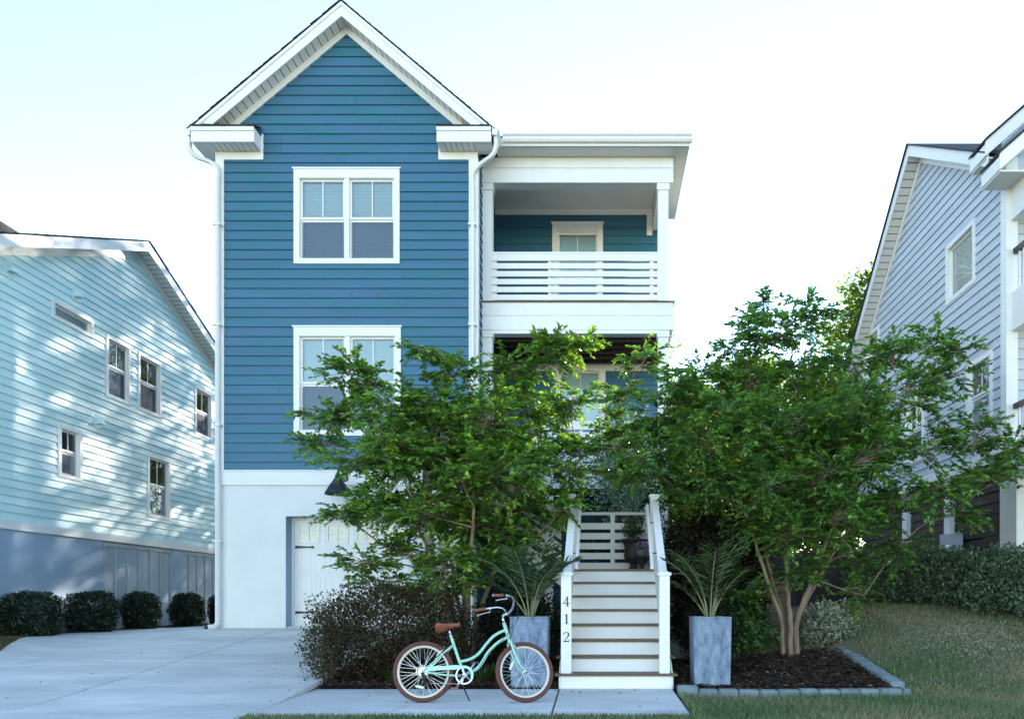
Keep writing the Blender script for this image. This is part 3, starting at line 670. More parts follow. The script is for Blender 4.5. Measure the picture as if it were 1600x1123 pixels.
def vent(y, z):
    mb = MB(); pbox(mb, PA, y-.11, y+.11, z-.13, z+.13, 0, .035); v = mb.build('wall_vent', M['aqua'], ah)
    t = MB(); t.hexa([PA(y-.07, z-.05, .035), PA(y+.07, z-.05, .035), PA(y+.07, z-.05, .14), PA(y-.07, z-.05, .14), PA(y-.07, z+.07, .035), PA(y+.07, z+.07, .035), PA(y+.07, z+.05, .10), PA(y-.07, z+.05, .10)]); t.build('vent_hood', M['aqua'], v)
vent(15.9, 7.36); vent(14.1, 7.12); vent(16.62, 4.92)
MB().box(-20.5, -14.6, 16.5, 22, 8, 10.35).build('upper_roof', M['shingle'], ah)
adopt(ah)

# ------------------------------------------------------------------ grey-blue house on the right
XG = 6.5; GF = 12.3
gh = thing('grey_house', 'pale grey-blue lap-sided house with dark louvred base on the right', 'house', loc=(XG, 15, 1))
PG = mapper((XG, 0, 0), (0, 1, 0), (-1, 0, 0))
gY, gZ, sF, sB = 15.5, 10.2, .63, .85
def grf(y): return gZ-(sF*(gY-y) if y < gY else sB*(y-gY))
def gbd(z):
    zz = gZ-.24-z
    if zz < 0: return (gY, gY)
    return (max(GF, gY-zz/sF), min(19.3, gY+zz/sB))
GW = [(13.3, 14.42, 6.56, 7.66), (12.72, 13.62, 3.92, 5.22), (17.85, 18.85, 6.4, 7.45), (15.4, 16.4, 3.92, 5.22)]
rects = [orect(*q, tw=.085, head=.085, sill=.085) for q in GW]
gw = wall_sheet('wall', PG, gbd, 3.35, gZ-.24, rects, M['grey'], gh, extra=(6.7, 7, 7.95, 8.5, 9, 9.5))
siding(gw, PG, gbd, 3.55, gZ-.28, .165, [(q[0]+.01, q[1]-.01, q[2]+.01, q[3]-.01) for q in GW], M['grey'], 3.6)
for i, q in enumerate(GW): window(gh, PG, *q, tw=.085, head=.085, sill=.085, cap=False, blind=(i in (0, 2)), fixed=(i in (0, 2)), shade=(i in (0, 2)), glass='glassdark' if i in (1, 3) else 'glassclear')
MB().box(XG+1.6, XG+1.65, GF+.1, 19, 3.3, 9).build('room_wall', M['interior'], gh)
mb = MB(); pbox(mb, PG, GF-.01, 19.3, 3.35, 3.55, 0, .045); mb.build('belt_board', M['white'], gh)
mb = MB(); pbox(mb, PG, GF-.02, GF+.13, 3.551, 8.1, 0, .045); mb.box(XG-.045, XG+.14, GF-.045, GF-.021, 3.551, 8.1); mb.build('corner_board', M['white'], gh)
# rakes of the cross gable
for (ya, yb) in ((gY, 12.35), (gY, 19.45)):
    za, zb = grf(ya), grf(yb); xo = XG-.3
    MB().prism([(xo, ya, za), (xo, yb, zb), (xo, yb, zb-.22), (xo, ya, za-.22)], [(xo+.025, ya, za), (xo+.025, yb, zb), (xo+.025, yb, zb-.22), (xo+.025, ya, za-.22)]).build('rake_board', M['white'], gh)
    MB().prism([(XG-.046, ya, za-.21), (XG-.046, yb, zb-.21), (XG-.046, yb, zb-.36), (XG-.046, ya, za-.36)], [(XG, ya, za-.21), (XG, yb, zb-.21), (XG, yb, zb-.36), (XG, ya, za-.36)]).build('frieze_board', M['white'], gh)
    MB().hexa([(xo-.04, ya, za+.002), (xo-.04, yb, zb+.002), (XG+8, yb, zb+.002), (XG+8, ya, za+.002), (xo-.04, ya, za+.03), (xo-.04, yb, zb+.03), (XG+8, yb, zb+.03), (XG+8, ya, za+.03)]).build('roof', M['shingle'], gh)
    L_ = abs(yb-ya); s = 1 if yb > ya else -1
    grooved(lambda q, t_: (xo+.026+t_*.228, ya+s*q, za-.20-(za-zb)*q/L_), .12, M['soffit'], 'soffit', gh, L_, gap=.012)
# rear eave gutter
g = MB().prism([(XG-.3, 19.45-.02, 7.02), (XG-.3, 19.62, 7.02), (XG-.3, 19.56, 6.86), (XG-.3, 19.43, 6.86)], [(XG+8, 19.43, 7.02), (XG+8, 19.62, 7.02), (XG+8, 19.56, 6.86), (XG+8, 19.43, 6.86)]); g.build('gutter', M['white'], gh)
# front gable wing (ridge runs away from the street)
WX, WS = 9.6, .88
wz = lambda x: 8.42+WS*(x-6.2)
for (yf, x0, z0, nm) in ((12.62-.3, 6.163, 8.40, 'wing'), (11.72, 6.08, 7.86, 'porch')):
    x1 = WX; z1 = z0+WS*(x1-x0); yb = 12.85 if nm == 'wing' else 12.3
    MB().prism([(x0, yf, z0), (x1, yf, z1), (x1, yf, z1-.27), (x0+.0, yf, z0-.24)], [(x0, yf+.03, z0), (x1, yf+.03, z1), (x1, yf+.03, z1-.27), (x0, yf+.03, z0-.24)]).build('rake_board', M['white'], gh)
    MB().hexa([(x0-.02, yf-.03, z0-.012), (x1, yf-.03, z1+.002), (x1, yb, z1+.002), (x0-.02, yb, z0-.012), (x0-.02, yf-.03, z0+.03), (x1, yf-.03, z1+.035), (x1, yb, z1+.035), (x0-.02, yb, z0+.03)]).build('roof', M['shingle'], gh)
    grooved(lambda q, t_: (x0+q, yf+.031+t_*(.34 if nm == 'wing' else .5), z0-.225+WS*q), .11, M['soffit'], 'soffit', gh, x1-x0, gap=.012)
    MB().hexa([(x0, yf+.031, z0-.23), (x0+.02, yf+.031, z0-.23), (x0+.02, yb, z0-.23), (x0, yb, z0-.23), (x0, yf+.031, z0-.04), (x0+.02, yf+.031, z0-.02), (x0+.02, yb, z0-.02), (x0, yb, z0-.04)]).build('eave_fascia', M['white'], gh)
    MB().box(x0+.021, XG+.2, yf+.04, yb, z0-.26, z0-.235).build('eave_soffit', M['soffit'], gh)
MB().quad((XG+.01, 12.5, 7.9), (9.6, 12.5, 7.9), (9.6, 12.5, 11.2), (XG+.01, 12.5, 8.45)).build('gable_wall', M['grey'], gh)
MB().quad((XG+.02, 12.301, 8.29), (12, 12.301, 8.29), (12, 12.5, 8.29), (XG+.02, 12.5, 8.29)).build('wall_ledge', M['white'], gh)
# front porch: wall beside the corner board, side beams and railings running towards the street
PGF = mapper((0, GF+.0, 0), (1, 0, 0), (0, -1, 0))
fw = wall_sheet('front_wall', PGF, lambda z: (XG+.01, 12), 3.3, 8.3, [], M['grey'], gh)
siding(fw, PGF, lambda z: (XG+.141, 8.5), 3.6, 7.9, .165, [], M['grey'], 5)
for (z0, z1) in ((7.10, 7.60), (5.35, 5.95), (3.0, 3.5)):
    MB().box(XG+.03, XG+.16, 10.4, GF-.047, z0, z1).build('porch_beam', M['white'], gh)
    MB().box(XG+.161, 12, 10.4, GF-.05, z1-.09, z1-.04).build('porch_floor', M['soffit'], gh)
for zb in (5.95, 3.5):
    r = MB().box(XG+.06, XG+.14, 10.4, GF-.05, zb+.62, zb+.70).build('railing', M['black'], gh)
    for k in range(14): MB().box(XG+.09, XG+.115, 10.5+.125*k, 10.525+.125*k, zb+.001, zb+.62).build('baluster', M['white'], r)
MB().box(XG+.028, XG+.20, 10.21, 10.399, .2, 7.602).build('porch_post', M['white'], gh)
# louvred base
for (y0, y1) in ((12.52, 14.3), (14.55, 16.3), (16.55, 19.2)):
    mb = MB(); pbox(mb, PG, y0, y1, .5, 3.30, -.16, -.12); mb.build('base_backing', M['black'], gh)
    z = .9
    while z < 3.2:
        mb = MB(); mb.hexa([PG(y0, z, -.10), PG(y1, z, -.10), PG(y1, z, -.07), PG(y0, z, -.07), PG(y0, z+.15, -.10), PG(y1, z+.15, -.10), PG(y1, z+.15, -.08), PG(y0, z+.15, -.08)]); mb.build('louvre_board', M['fencedark'], gh); z += .182
for (y0, y1) in ((14.3, 14.55), (16.3, 16.55)):
    mb = MB(); pbox(mb, PG, y0, y1, .4, 3.35, -.14, .01); mb.build('base_post', M['white'], gh)
MB().box(XG-.01, XG+2.4, 12.02, 12.52, .4, 2.998).build('stucco_pier', M['stucco'], gh)
MB().box(XG+.5, 14, 19.25, 19.3, .4, 7).build('rear_wall', M['grey'], gh)
mb = MB(); pbox(mb, PG, 13.8, 14.3, 1.75, 2.30, .0, .13); mo = mb.build('meter_box', M['meter'], gh, bevel=.01)
mb = MB(); pbox(mb, PG, 14.31, 14.5, 1.8, 2.32, .011, .11); mb.build('meter_socket', M['meter'], gh)
MB().lathe([(0, 0), (.085, 0), (.085, -.05), (.07, -.10), (0, -.11)], (XG-.13, 14.08, 2.02), 18, 'x').build('meter_dial', M['white'], mo, smooth=True)
for y in (14.0, 14.4): MB().tube([(XG-.06, y, 1.8), (XG-.06, y, .5)], .025, 8).build('conduit', M['meter'], gh)
adopt(gh)

# ------------------------------------------------------------------ fences at the back
fn = thing('board_fence', 'dark brown vertical board fence behind the lawn between the houses', 'fence', loc=(5, 16.2, .6))
for k in range(36):
    x = -3.4+k*.148+.0; h = 1.5+random.uniform(-.02, .02); MB().box(x, x+.1455, -.012, .012, 0, h).build('board', M['fencedark'], fn)
for z in (.35, 1.15): MB().box(-3.45, 1.95, .013, .06, z, z+.09).build('rail', M['fencedark'], fn)
sc = thing('slat_screen', 'low tan wooden screen of horizontal slats behind the right tree', 'screen', loc=(3.05, 14.0, .6))
for k in range(6): MB().box(-.55, .35, -.015, .015, .02+k*.155, .145+k*.155).build('slat', M['fencetan'], sc)
for x in (-.5, .3): MB().box(x-.04, x+.04, .016, .09, -.2, .98).build('post', M['fencetan'], sc)

# ------------------------------------------------------------------ front stairs
SX0, SX1 = -.46, .89
st = thing('front_stairs', 'white front stairs with brown treads, newel posts and slat railings', 'stairs', loc=((SX0+SX1)/2, 9.4, 0))
RI, RU = .192, .277
for i in range(8):
    y0 = 9.40+RU*i; z0 = RI*i+(.02 if i == 0 else .003); zt = RI*(i+1)+.018
    MB().box(SX0+.0, SX1, y0, y0+.025, z0 if i else .015, zt-.032).build('riser', M['white'], st)
    ext = .07 if i < 2 else .01
    y1 = y0+RU if i < 7 else y0+.14
    MB().box(SX0-ext, SX1+ext, y0-.032, y1-.002, zt-.031, zt).build('tread', M['tread'], st, bevel=.006)
LZ = RI*8+.018; LY0, LY1 = 9.40+RU*7, 12.95
n = 11
for k in range(n):
    y0 = LY0+.14+(LY1-LY0-.14)*k/n; MB().box(SX0-.05, SX1+.03, y0, y0+(LY1-LY0-.14)/n-.006, LZ-.03, LZ).build('landing_plank', M['tread'], st)
mb = MB(); mb.box(SX1-.03, SX1+.01, LY0+.15, LY1, LZ-.28, LZ-.032); mb.box(SX0-.04, SX0, LY0+.15, LY1, LZ-.28, LZ-.032); mb.box(SX0, SX1-.031, LY1-.04, LY1, LZ-.28, LZ-.032); mb.build('landing_rim', M['white'], st)
for s, x in ((0, SX0-.022), (1, SX1+.002)):       # stringers
    MB().prism([(x, 9.42, .015), (x, 9.42, .17), (x, LY0+.15, LZ-.035), (x, LY0+.15, LZ-.34)], [(x+.02, 9.42, .015), (x+.02, 9.42, .17), (x+.02, LY0+.15, LZ-.035), (x+.02, LY0+.15, LZ-.34)]).build('stringer', M['white'], st)
def newel(x, y, z0, z1, w=.124):
    p = MB().box(x-w/2, x+w/2, y-w/2, y+w/2, z0, z1).build('newel_post', M['white'], st)
    c = MB(); c.box(x-w/2-.018, x+w/2+.018, y-w/2-.018, y+w/2+.018, z1, z1+.035); c.hexa([(x-w/2, y-w/2, z1+.036), (x+w/2, y-w/2, z1+.036), (x+w/2, y+w/2, z1+.036), (x-w/2, y+w/2, z1+.036), (x-.04, y-.04, z1+.05), (x+.04, y-.04, z1+.05), (x+.04, y+.04, z1+.05), (x-.04, y+.04, z1+.05)]); c.build('post_cap', M['white'], p); return p
NL, NR, NY = -.392, .805, 9.47
npl = newel(NL, NY, RI+.0185, 1.40); npr = newel(NR, NY, RI+.0185, 1.40)
UL, UR, UY = -.37, .83, LY0+.18
newel(UL, UY, LZ+.001, LZ+1.07); newel(UR, UY, LZ+.001, LZ+1.07)
for (xa, xb, inn) in ((NL, UL, 1), (NR, UR, -1)):
    def bar(za, zb, h, wd, name, xo=0, y0=NY+.063, y1=UY-.063):
        a0, a1 = xa+xo, xb+xo
        return MB().hexa([(a0-wd, y0, za), (a0+wd, y0, za), (a1+wd, y1, zb), (a1-wd, y1, zb), (a0-wd, y0, za+h), (a0+wd, y0, za+h), (a1+wd, y1, zb+h), (a1-wd, y1, zb+h)]).build(name, M['white'], st)
    bar(1.30, LZ+.98, .06, .05, 'top_rail')
    for k in range(5): bar(.36+.17*k, LZ+.06+.165*k, .10, .016, 'rail_slat', 0)
    MB().hexa([(xa+inn*.11-.02, NY+.55, 1.50), (xa+inn*.11+.02, NY+.55, 1.50), (xb+inn*.10+.02, UY+.05, LZ+.93), (xb+inn*.10-.02, UY+.05, LZ+.93), (xa+inn*.11-.02, NY+.55, 1.55), (xa+inn*.11+.02, NY+.55, 1.55), (xb+inn*.10+.02, UY+.05, LZ+.98), (xb+inn*.10-.02, UY+.05, LZ+.98)]).build('hand_rail', M['white'], st)
    for t in (.3, .8):
        p = Vector((xa+inn*.11, NY+.55, 1.5)).lerp(Vector((xb+inn*.1, UY+.05, LZ+.93)), t); MB().tube([p, p+Vector((-inn*.03, 0, -.06)), p+Vector((-inn*.09, 0, -.06))], .008, 6).build('rail_bracket', M['black'], st)
# landing back and right railings
for (x, y) in ((-.37, LY1-.07), (.83, LY1-.07)): newel(x, y, LZ+.001, LZ+1.05, .11)
zr = [LZ+.06+.165*k for k in range(5)]
for z in zr: MB().box(-.315, .775, LY1-.09, LY1-.055, z, z+.105).build('rail_slat', M['white'], st)
MB().box(-.315, .775, LY1-.12, LY1-.03, LZ+.955, LZ+1.0).build('top_rail', M['white'], st)
MB().box(.20, .27, LY1-.125, LY1-.091, LZ+.002, LZ+.954).build('rail_post', M['white'], st)
for z in zr: MB().box(.81, .845, UY+.063, LY1-.126, z, z+.105).build('rail_slat', M['white'], st)
MB().box(.785, .875, UY+.063, LY1-.126, LZ+.955, LZ+1.0).build('top_rail', M['white'], st)
# landing supports
for (x, y) in ((-.40, 12.8), (.84, 12.8), (.84, 11.6), (-.40, 11.6)): MB().box(x-.05, x+.05, y-.05, y+.05, .1, LZ-.29).build('support_post', M['white'], st)
# upper flights: left along the landing, then back to the porch
for i in range(5):
    x1 = SX0-.05-.27*i; z = LZ+.196*(i+1)
    MB().box(x1-.022, x1, 11.75, 12.9, z-.196+.002, z-.032).build('riser', M['white'], st)
    MB().box(x1-.30, x1+.03, 11.72, 12.9, z-.031, z).build('tread', M['tread'], st)
PX = SX0-.05-.27*4; PZ = LZ+.196*5
MB().box(PX-1.02, PX-.305, 11.70, 12.95, PZ-.035, PZ-.001).build('platform', M['tread'], st)
MB().box(PX-1.04, PX-.30, 11.66, 11.70, PZ-.30, PZ-.036).build('platform_rim', M['white'], st)
MB().prism([(SX0-.05, 11.70, LZ-.28), (SX0-.05, 11.70, LZ-.02), (PX-.30, 11.70, PZ-.02), (PX-.30, 11.70, PZ-.30)], [(SX0-.05, 11.735, LZ-.28), (SX0-.05, 11.735, LZ-.02), (PX-.30, 11.735, PZ-.02), (PX-.30, 11.735, PZ-.30)]).build('stringer', M['white'], st)
for k in range(5): MB().hexa([(SX0-.1, 11.705, LZ+.12+.165*k), (PX-.30, 11.705, PZ+.06+.165*k), (PX-.30, 11.74, PZ+.06+.165*k), (SX0-.1, 11.74, LZ+.12+.165*k), (SX0-.1, 11.705, LZ+.225+.165*k), (PX-.30, 11.705, PZ+.165+.165*k), (PX-.30, 11.74, PZ+.165+.165*k), (SX0-.1, 11.74, LZ+.225+.165*k)]).build('rail_slat', M['white'], st)
for k in range(5): MB().box(PX-1.0, PX-.36, 11.71, 11.745, PZ+.06+.165*k, PZ+.165+.165*k).build('rail_slat', M['white'], st)
MB().box(PX-1.0, PX-.36, 11.68, 11.77, PZ+.93, PZ+.975).build('top_rail', M['white'], st)
newel(PX-1.0, 11.74, PZ+.001, PZ+1.02); newel(PX-.32, 11.74, PZ+.001, PZ+1.02)
for (x, y) in ((PX-.98, 11.8), (PX-.98, 12.85), (PX-.6, 12.85)): MB().box(x-.06, x+.06, y-.06, y+.06, .1, PZ-.037).build('support_post', M['white'], st)
m5 = (3.65-PZ)/6
for i in range(6):
    y = 12.95+.24*i; z = PZ+m5*(i+1)
    MB().box(PX-1.0, PX-.1, y, y+.022, z-m5+.002, z-.032).build('riser', M['white'], st); MB().box(PX-1.0, PX-.1, y-.03, y+.24, z-.031, z-.001).build('tread', M['tread'], st)
MB().box(-2.28, -1.17, 14.42, 15.26, 3.60, 3.645).build('platform', M['tread'], st)
MB().box(-2.28, -1.17, 14.40, 14.419, 3.3, 3.60).build('platform_rim', M['white'], st); MB().box(-1.168, -1.14, 14.40, 15.26, 3.3, 3.60).build('platform_rim', M['white'], st)
for k in range(5): MB().box(-1.16, -1.13, 14.42, 15.26, 3.7+.165*k, 3.805+.165*k).build('rail_slat', M['white'], st)
# house number on the left newel: stroked serif numerals
def stroke(mb, pts, ws, y0, y1):
    pts = [Vector((p[0], 0, p[1])) for p in pts]; Lp, Rp = [], []
    for i, p in enumerate(pts):
        t = (pts[min(i+1, len(pts)-1)]-pts[max(i-1, 0)]).normalized(); nn = Vector((-t.z, 0, t.x))*ws[i]/2
        Lp.append(p+nn); Rp.append(p-nn)
    for i in range(len(pts)-1):
        q = [Lp[i], Lp[i+1], Rp[i+1], Rp[i]]
        mb.prism([(v.x, y0, v.z) for v in q], [(v.x, y1, v.z) for v in q])
def numeral(ch, cx, cz, h):
    mb = MB(); yf = NY-.062
    def S(pts, ws, k=0): stroke(mb, [(cx+p[0]*h, cz+p[1]*h) for p in pts], [q*h for q in ws], yf-.006-k*.0006, yf-.001)
    if ch == '4':
        S([(.10, -.5), (.10, .5)], [.13, .13]); S([(.13, .49), (-.30, -.20)], [.06, .06], 1); S([(-.33, -.21), (.32, -.21)], [.075, .075], 2); S([(-.04, -.485), (.24, -.485)], [.04, .04], 3)
    elif ch == '1':
        S([(.02, -.5), (.02, .5)], [.14, .14]); S([(.03, .47), (-.18, .36)], [.07, .03], 1); S([(-.17, -.48), (.21, -.48)], [.045, .045], 2)
    else:
        c = curve([(-.26, .24, 0), (-.22, .40, 0), (-.02, .48, 0), (.20, .38, 0), (.22, .18, 0), (.06, -.08, 0), (-.14, -.30, 0), (-.28, -.44, 0)], 42)
        n_ = len(c); S([(p.x, p.y) for p in c], [.10 if i < 4 else .05+.09*math.exp(-((i/n_-.52)/.16)**2) for i in range(n_)])
        S([(-.29, -.445), (.26, -.445)], [.10, .10], 1); S([(.255, -.40), (.30, -.24)], [.07, .035], 2)
    return mb.build('numeral', M['black'], npl, label='black serif numeral '+ch)
zc = [at(0, y, NY-.06)[1] for y in (939, 966.5, 994.5)]
for ch, z in zip('412', zc): numeral(ch, NL+.003, z, .118)
adopt(st)
# ------------------------------------------------------------------ planters, urns, edging
def planter(x, y, label, seed):
    z = bedz(x, y); p = thing('tall_planter', label, 'planter', 'tall square planters flanking the stairs', (x, y, z-.01))
    h, a, b = .84, .218, .232
    m = MB(); m.hexa([(-a, -a, 0), (a, -a, 0), (a, a, 0), (-a, a, 0), (-b, -b, h), (b, -b, h), (b, b, h), (-b, b, h)]); o = m.build('planter_body', M['planter'], p, bevel=.008)
    m = MB(); t = .03
    for q in ((-b, b, -b, -b+t), (-b, b, b-t, b), (-b, -b+t, -b+t, b-t), (b-t, b, -b+t, b-t)): m.box(q[0], q[1], q[2], q[3], h+.001, h+.018)
    m.build('rim', M['planter'], p); MB().box(-b+t, b-t, -b+t, b-t, h+.001, h+.006).build('soil', M['mulch'], p)
    return (x, y, z+h)
plL = planter(-.845, 9.62, 'weathered blue-grey square planter behind the bicycle front wheel', 1)
plR = planter(1.385, 9.62, 'weathered blue-grey square planter right of the stairs', 2)
def lumpy(mb, prof, c, n=26): return mb.lathe(prof, c, n)
ux, uy = at(990, 0, 12.5)[0], 12.5
u1 = thing('garden_urn', 'large dark iron urn with a leafy plant on the stair landing', 'urn', 'dark urns on the landing', (ux, uy, LZ))
MB().lathe([(0, 0), (.13, 0), (.13, .03), (.08, .06), (.055, .10), (.06, .13), (.12, .17), (.155, .24), (.15, .33), (.145, .40), (.17, .46), (.235, .50), (.24, .52), (.21, .525), (.18, .50), (0, .49)], (0, 0, 0), 28).build('urn_bowl', M['urn'], u1, smooth=True)
MB().box(-.14, .14, -.14, .14, -.0, .022).build('plinth', M['urn'], u1)
ux2 = at(1003, 0, 12.15)[0]
u2 = thing('garden_urn', 'small dark iron urn holding a pot of purple flowers on the landing', 'urn', 'dark urns on the landing', (ux2, 12.15, LZ))
MB().lathe([(0, 0), (.075, 0), (.075, .02), (.04, .05), (.03, .08), (.05, .11), (.09, .15), (.11, .19), (.15, .215), (.15, .225), (.12, .22), (0, .20)], (0, 0, 0), 24).build('urn_bowl', M['urn'], u2, smooth=True)
MB().lathe([(0, .212), (.075, .212), (.092, .33), (.082, .33), (0, .31)], (0, 0, 0), 20).build('inner_pot', M['pot'], u2, smooth=True)

ge = thing('stone_edging', 'row of grey-green stone blocks edging the right mulch bed', 'edging', loc=(2.3, 9.2, .05))
x = .94-2.3; i = 0
while x < 3.66-2.3:
    wd = random.uniform(.21, .26); h0 = random.uniform(-.006, .006); d0 = random.uniform(-.01, .01)
    zz = gz(x+2.3, 9.2)-.05
    MB().box(x, min(x+wd, 1.385), -.085+d0, .075+d0, zz-.06, zz+.072+h0).build('block', M['stone'], ge, bevel=.014); x += wd+.007
yy = .10
while yy < 2.05:
    wd = random.uniform(.30, .42); za, zb = bedz(3.6, 9.2+yy)-.02, bedz(3.6, 9.2+yy+wd)-.02
    MB().hexa([(1.21, yy, za-.12), (1.385, yy, za-.12), (1.385, yy+wd, zb-.12), (1.21, yy+wd, zb-.12), (1.21, yy, za+.03), (1.385, yy, za+.03), (1.385, yy+wd, zb+.03), (1.21, yy+wd, zb+.03)]).build('block', M['stone'], ge, bevel=.012); yy += wd+.006

# ------------------------------------------------------------------ foliage
def colmix(n, a, b, bright=(.6, 1.4), third=None, p3=0):
    t = rng.uniform(0, 1, n)[:, None]; c = np.array([a])*(1-t)+np.array([b])*t
    if third is not None:
        k = rng.uniform(0, 1, n) < p3; c[k] = np.array(third)
    return c*rng.uniform(*bright, n)[:, None]
def twig_leaves(starts, dirs, lens, step, jit=.25, up=.9):
    """opposite leaf pairs along straight-ish twigs; returns pos, dir, nrm, t"""
    Ps, Ds, Ns, Ts, cn = [], [], [], [], []
    for s, d, l in zip(starts, dirs, lens):
        k = max(3, int(l/step)); t = np.linspace(.12, 1, k)
        sag = np.array([0, 0, -1.])*(t**2)[:, None]*l*.18
        side = np.cross(d, [0, 0, 1.]); side /= max(np.linalg.norm(side), 1e-6)
        base = s+d*(t*l)[:, None]+sag
        for sg in (-1, 1):
            dd = side*sg*.85+d*.75+rng.normal(0, jit, (k, 3)); dd[:, 2] += rng.normal(.0, .15, k)
            Ps.append(base); Ds.append(dd); Ns.append(np.array([[0, 0, up]])+rng.normal(0, .38, (k, 3))); Ts.append(t)
        cn.append(2*k+1); Ps.append(base[-1:]); Ds.append(d[None]+rng.normal(0, .2, (1, 3))); Ns.append(np.array([[0, 0, 1.]])+rng.normal(0, .3, (1, 3))); Ts.append(np.ones(1))
    return np.concatenate(Ps), np.concatenate(Ds), np.concatenate(Ns), np.concatenate(Ts), np.array(cn)

def myrtle(name, label, base, stems, clusters, Y0, depth, tw_density,  group, colA, colB, cen):
    """multi-stemmed small tree. stems: list of polylines (absolute); clusters: (px,py,rx,ry) of its foliage masses"""
    root = thing(name, label, 'tree', group, base)
    inv = Matrix.Translation(-Vector(base))
    kids = []
    nodes = []
    for s in stems:
        path = curve(s, 22); nP = len(path)
        r0 = random.uniform(.036, .048)
        kids.append(MB().tube([p+Vector((random.gauss(0, .006), random.gauss(0, .006), 0)) for p in path], [r0*(1-.55*i/nP) for i in range(nP)], 9).build('trunk', M['bark'], root, smooth=True))
        nodes += [(p, .02) for p in path[nP//2:]]
    br = MB(); tw = MB(); S, D, Ln = [], [], []
    cl = []
    for (px, py, rx, ry) in clusters:
        nx = (px-cen[0])/cen[2]; ny = (py-cen[1])/cen[3]; edge = min(1, math.hypot(nx, ny))
        reps = 2 if edge < .55 else 1
        for q in range(reps):
            dy = random.uniform(-1, 1)*depth*math.sqrt(max(.08, 1-edge**2)) if reps == 1 else (random.uniform(.25, 1) if q else -random.uniform(.25, 1))*depth*math.sqrt(1-edge**2)
            Y = Y0+dy; X, Z = at(px, py, Y); cl.append((Vector((X, Y, Z)), rx*Y/1210, ry*Y/1210))
    top = Vector(stems[0][-1]); cl.sort(key=lambda c: (c[0]-top).length)
    for (c, rx, rz_) in cl:
        best = min(nodes, key=lambda nd: (nd[0]-c).length+max(0, nd[0].z-c.z+.15)*2.2)
        a = best[0]; mid = a.lerp(c, .5)+Vector((random.gauss(0, .08), random.gauss(0, .08), .06*(c-a).length+random.gauss(0, .04)))
        path = curve([a, mid, c], 8); r0 = min(best[1], .017); k = len(path)
        br.tube(path, [max(.004, r0*(1-.6*i/k)) for i in range(k)], 6)
        nodes += [(p, max(.006, r0*.8)) for p in path[2:]]
        ns = int(6+7.5*rx*rz_*tw_density)
        for j in range(ns):
            v = Vector((random.gauss(0, 1), random.gauss(0, 1), random.gauss(0, 1))).normalized()*random.uniform(.45, 1)
            e = c+Vector((v.x*rx, v.y*(rx+rz_)*.55, v.z*rz_)); st0 = path[random.randint(k//2, k-1)]
            sub = [st0, st0.lerp(e, .55)+Vector((random.gauss(0, .03), random.gauss(0, .03), .03)), e]
            br.tube(sub, [.0055, .0045, .0025], 4, cap=False)
            ax = (e-c); ax.z *= .45; ax = ax.normalized() if ax.length > 1e-4 else Vector((1, 0, 0))
            nt = random.randint(3, 5)
            for t in range(nt):
                f = random.uniform(.35, 1.0); s0 = sub[1].lerp(e, max(0, (f-.55)/.45)) if f > .55 else st0.lerp(sub[1], f/.55)
                dv = (ax*.8+Vector((random.gauss(0, .65), random.gauss(0, .65), random.gauss(.12, .28)))).normalized()
                l = random.uniform(.16, .36)
                S.append(np.array(s0)); D.append(np.array(dv)); Ln.append(l)
                tw.tube([s0, s0+dv*l*.9+Vector((0, 0, -.15*l))], [.0025, .0012], 3, cap=False)
    kids.append(br.build('branch', M['bark'], root, smooth=True)); kids.append(tw.build('twig', M['twig'], root, kind='stuff'))
    p, d, nr, t, cnt = twig_leaves(S, D, Ln, .034)
    n = len(p); cols = colmix(n, colA, colB, (.6, 1.35))
    cols = cols*np.repeat(rng.uniform(.68, 1.32, len(S)), cnt)[:, None]*np.array([[1, 1, 1]]); tint = np.repeat(rng.uniform(0, 1, len(S)), cnt)[:, None]; cols = cols*(1-tint*np.array([[.28, .0, -.35]]))
    young = (t > .8)[:, None]; cols = np.where(young, cols*np.array([[1.45, 1.30, .95]]), cols)
    kids.append(leaf_mesh('crown', p, d, nr, *(lambda L_: (L_, L_*rng.uniform(.40, .56, n)))(.036+.064*rng.uniform(0, 1, n)**.8), cols, M['leaf'], root, kind='stuff'))
    for k in kids: k.matrix_parent_inverse = inv
    print(name, 'leaves', n); return root
YL = 11.0
CL = [(545,585,38,26),(575,600,35,25),(660,548,22,12),(718,578,38,34),(800,575,50,40),(865,552,50,28),(905,545,25,18),(515,645,38,32),(600,640,50,42),(680,640,60,45),(760,650,60,45),(840,635,52,42),(897,618,42,28),(908,700,36,30),
      (495,692,34,13),(560,718,52,28),(640,715,62,38),(720,735,62,42),(800,730,62,42),(868,735,42,36),(520,803,38,16),(580,790,52,32),(660,800,62,38),(740,820,62,42),(820,800,52,36),(885,785,30,34),
      (560,878,46,20),(620,868,52,34),(690,885,52,38),(760,880,48,34),(830,845,38,28),(590,905,24,14),(650,925,34,18),(712,922,30,24),(780,840,40,30),(700,690,50,36),(615,690,46,34),(760,705,50,36),(850,690,45,32)]
b0 = Vector((at(728, 0, YL)[0], YL, gz(-1.9, YL)))
def stm(dx, dy, tx, ty, tz): return [tuple(b0+Vector((dx, dy, -.05))), tuple(b0+Vector((dx*1.15, dy*1.1, .5))), tuple(b0+Vector((dx*1.4+tx*.25, dy+ty*.3, 1.1))), tuple(b0+Vector((dx+tx*.6, dy+ty*.6, tz*.72))), tuple(b0+Vector((dx+tx, dy+ty, tz)))]
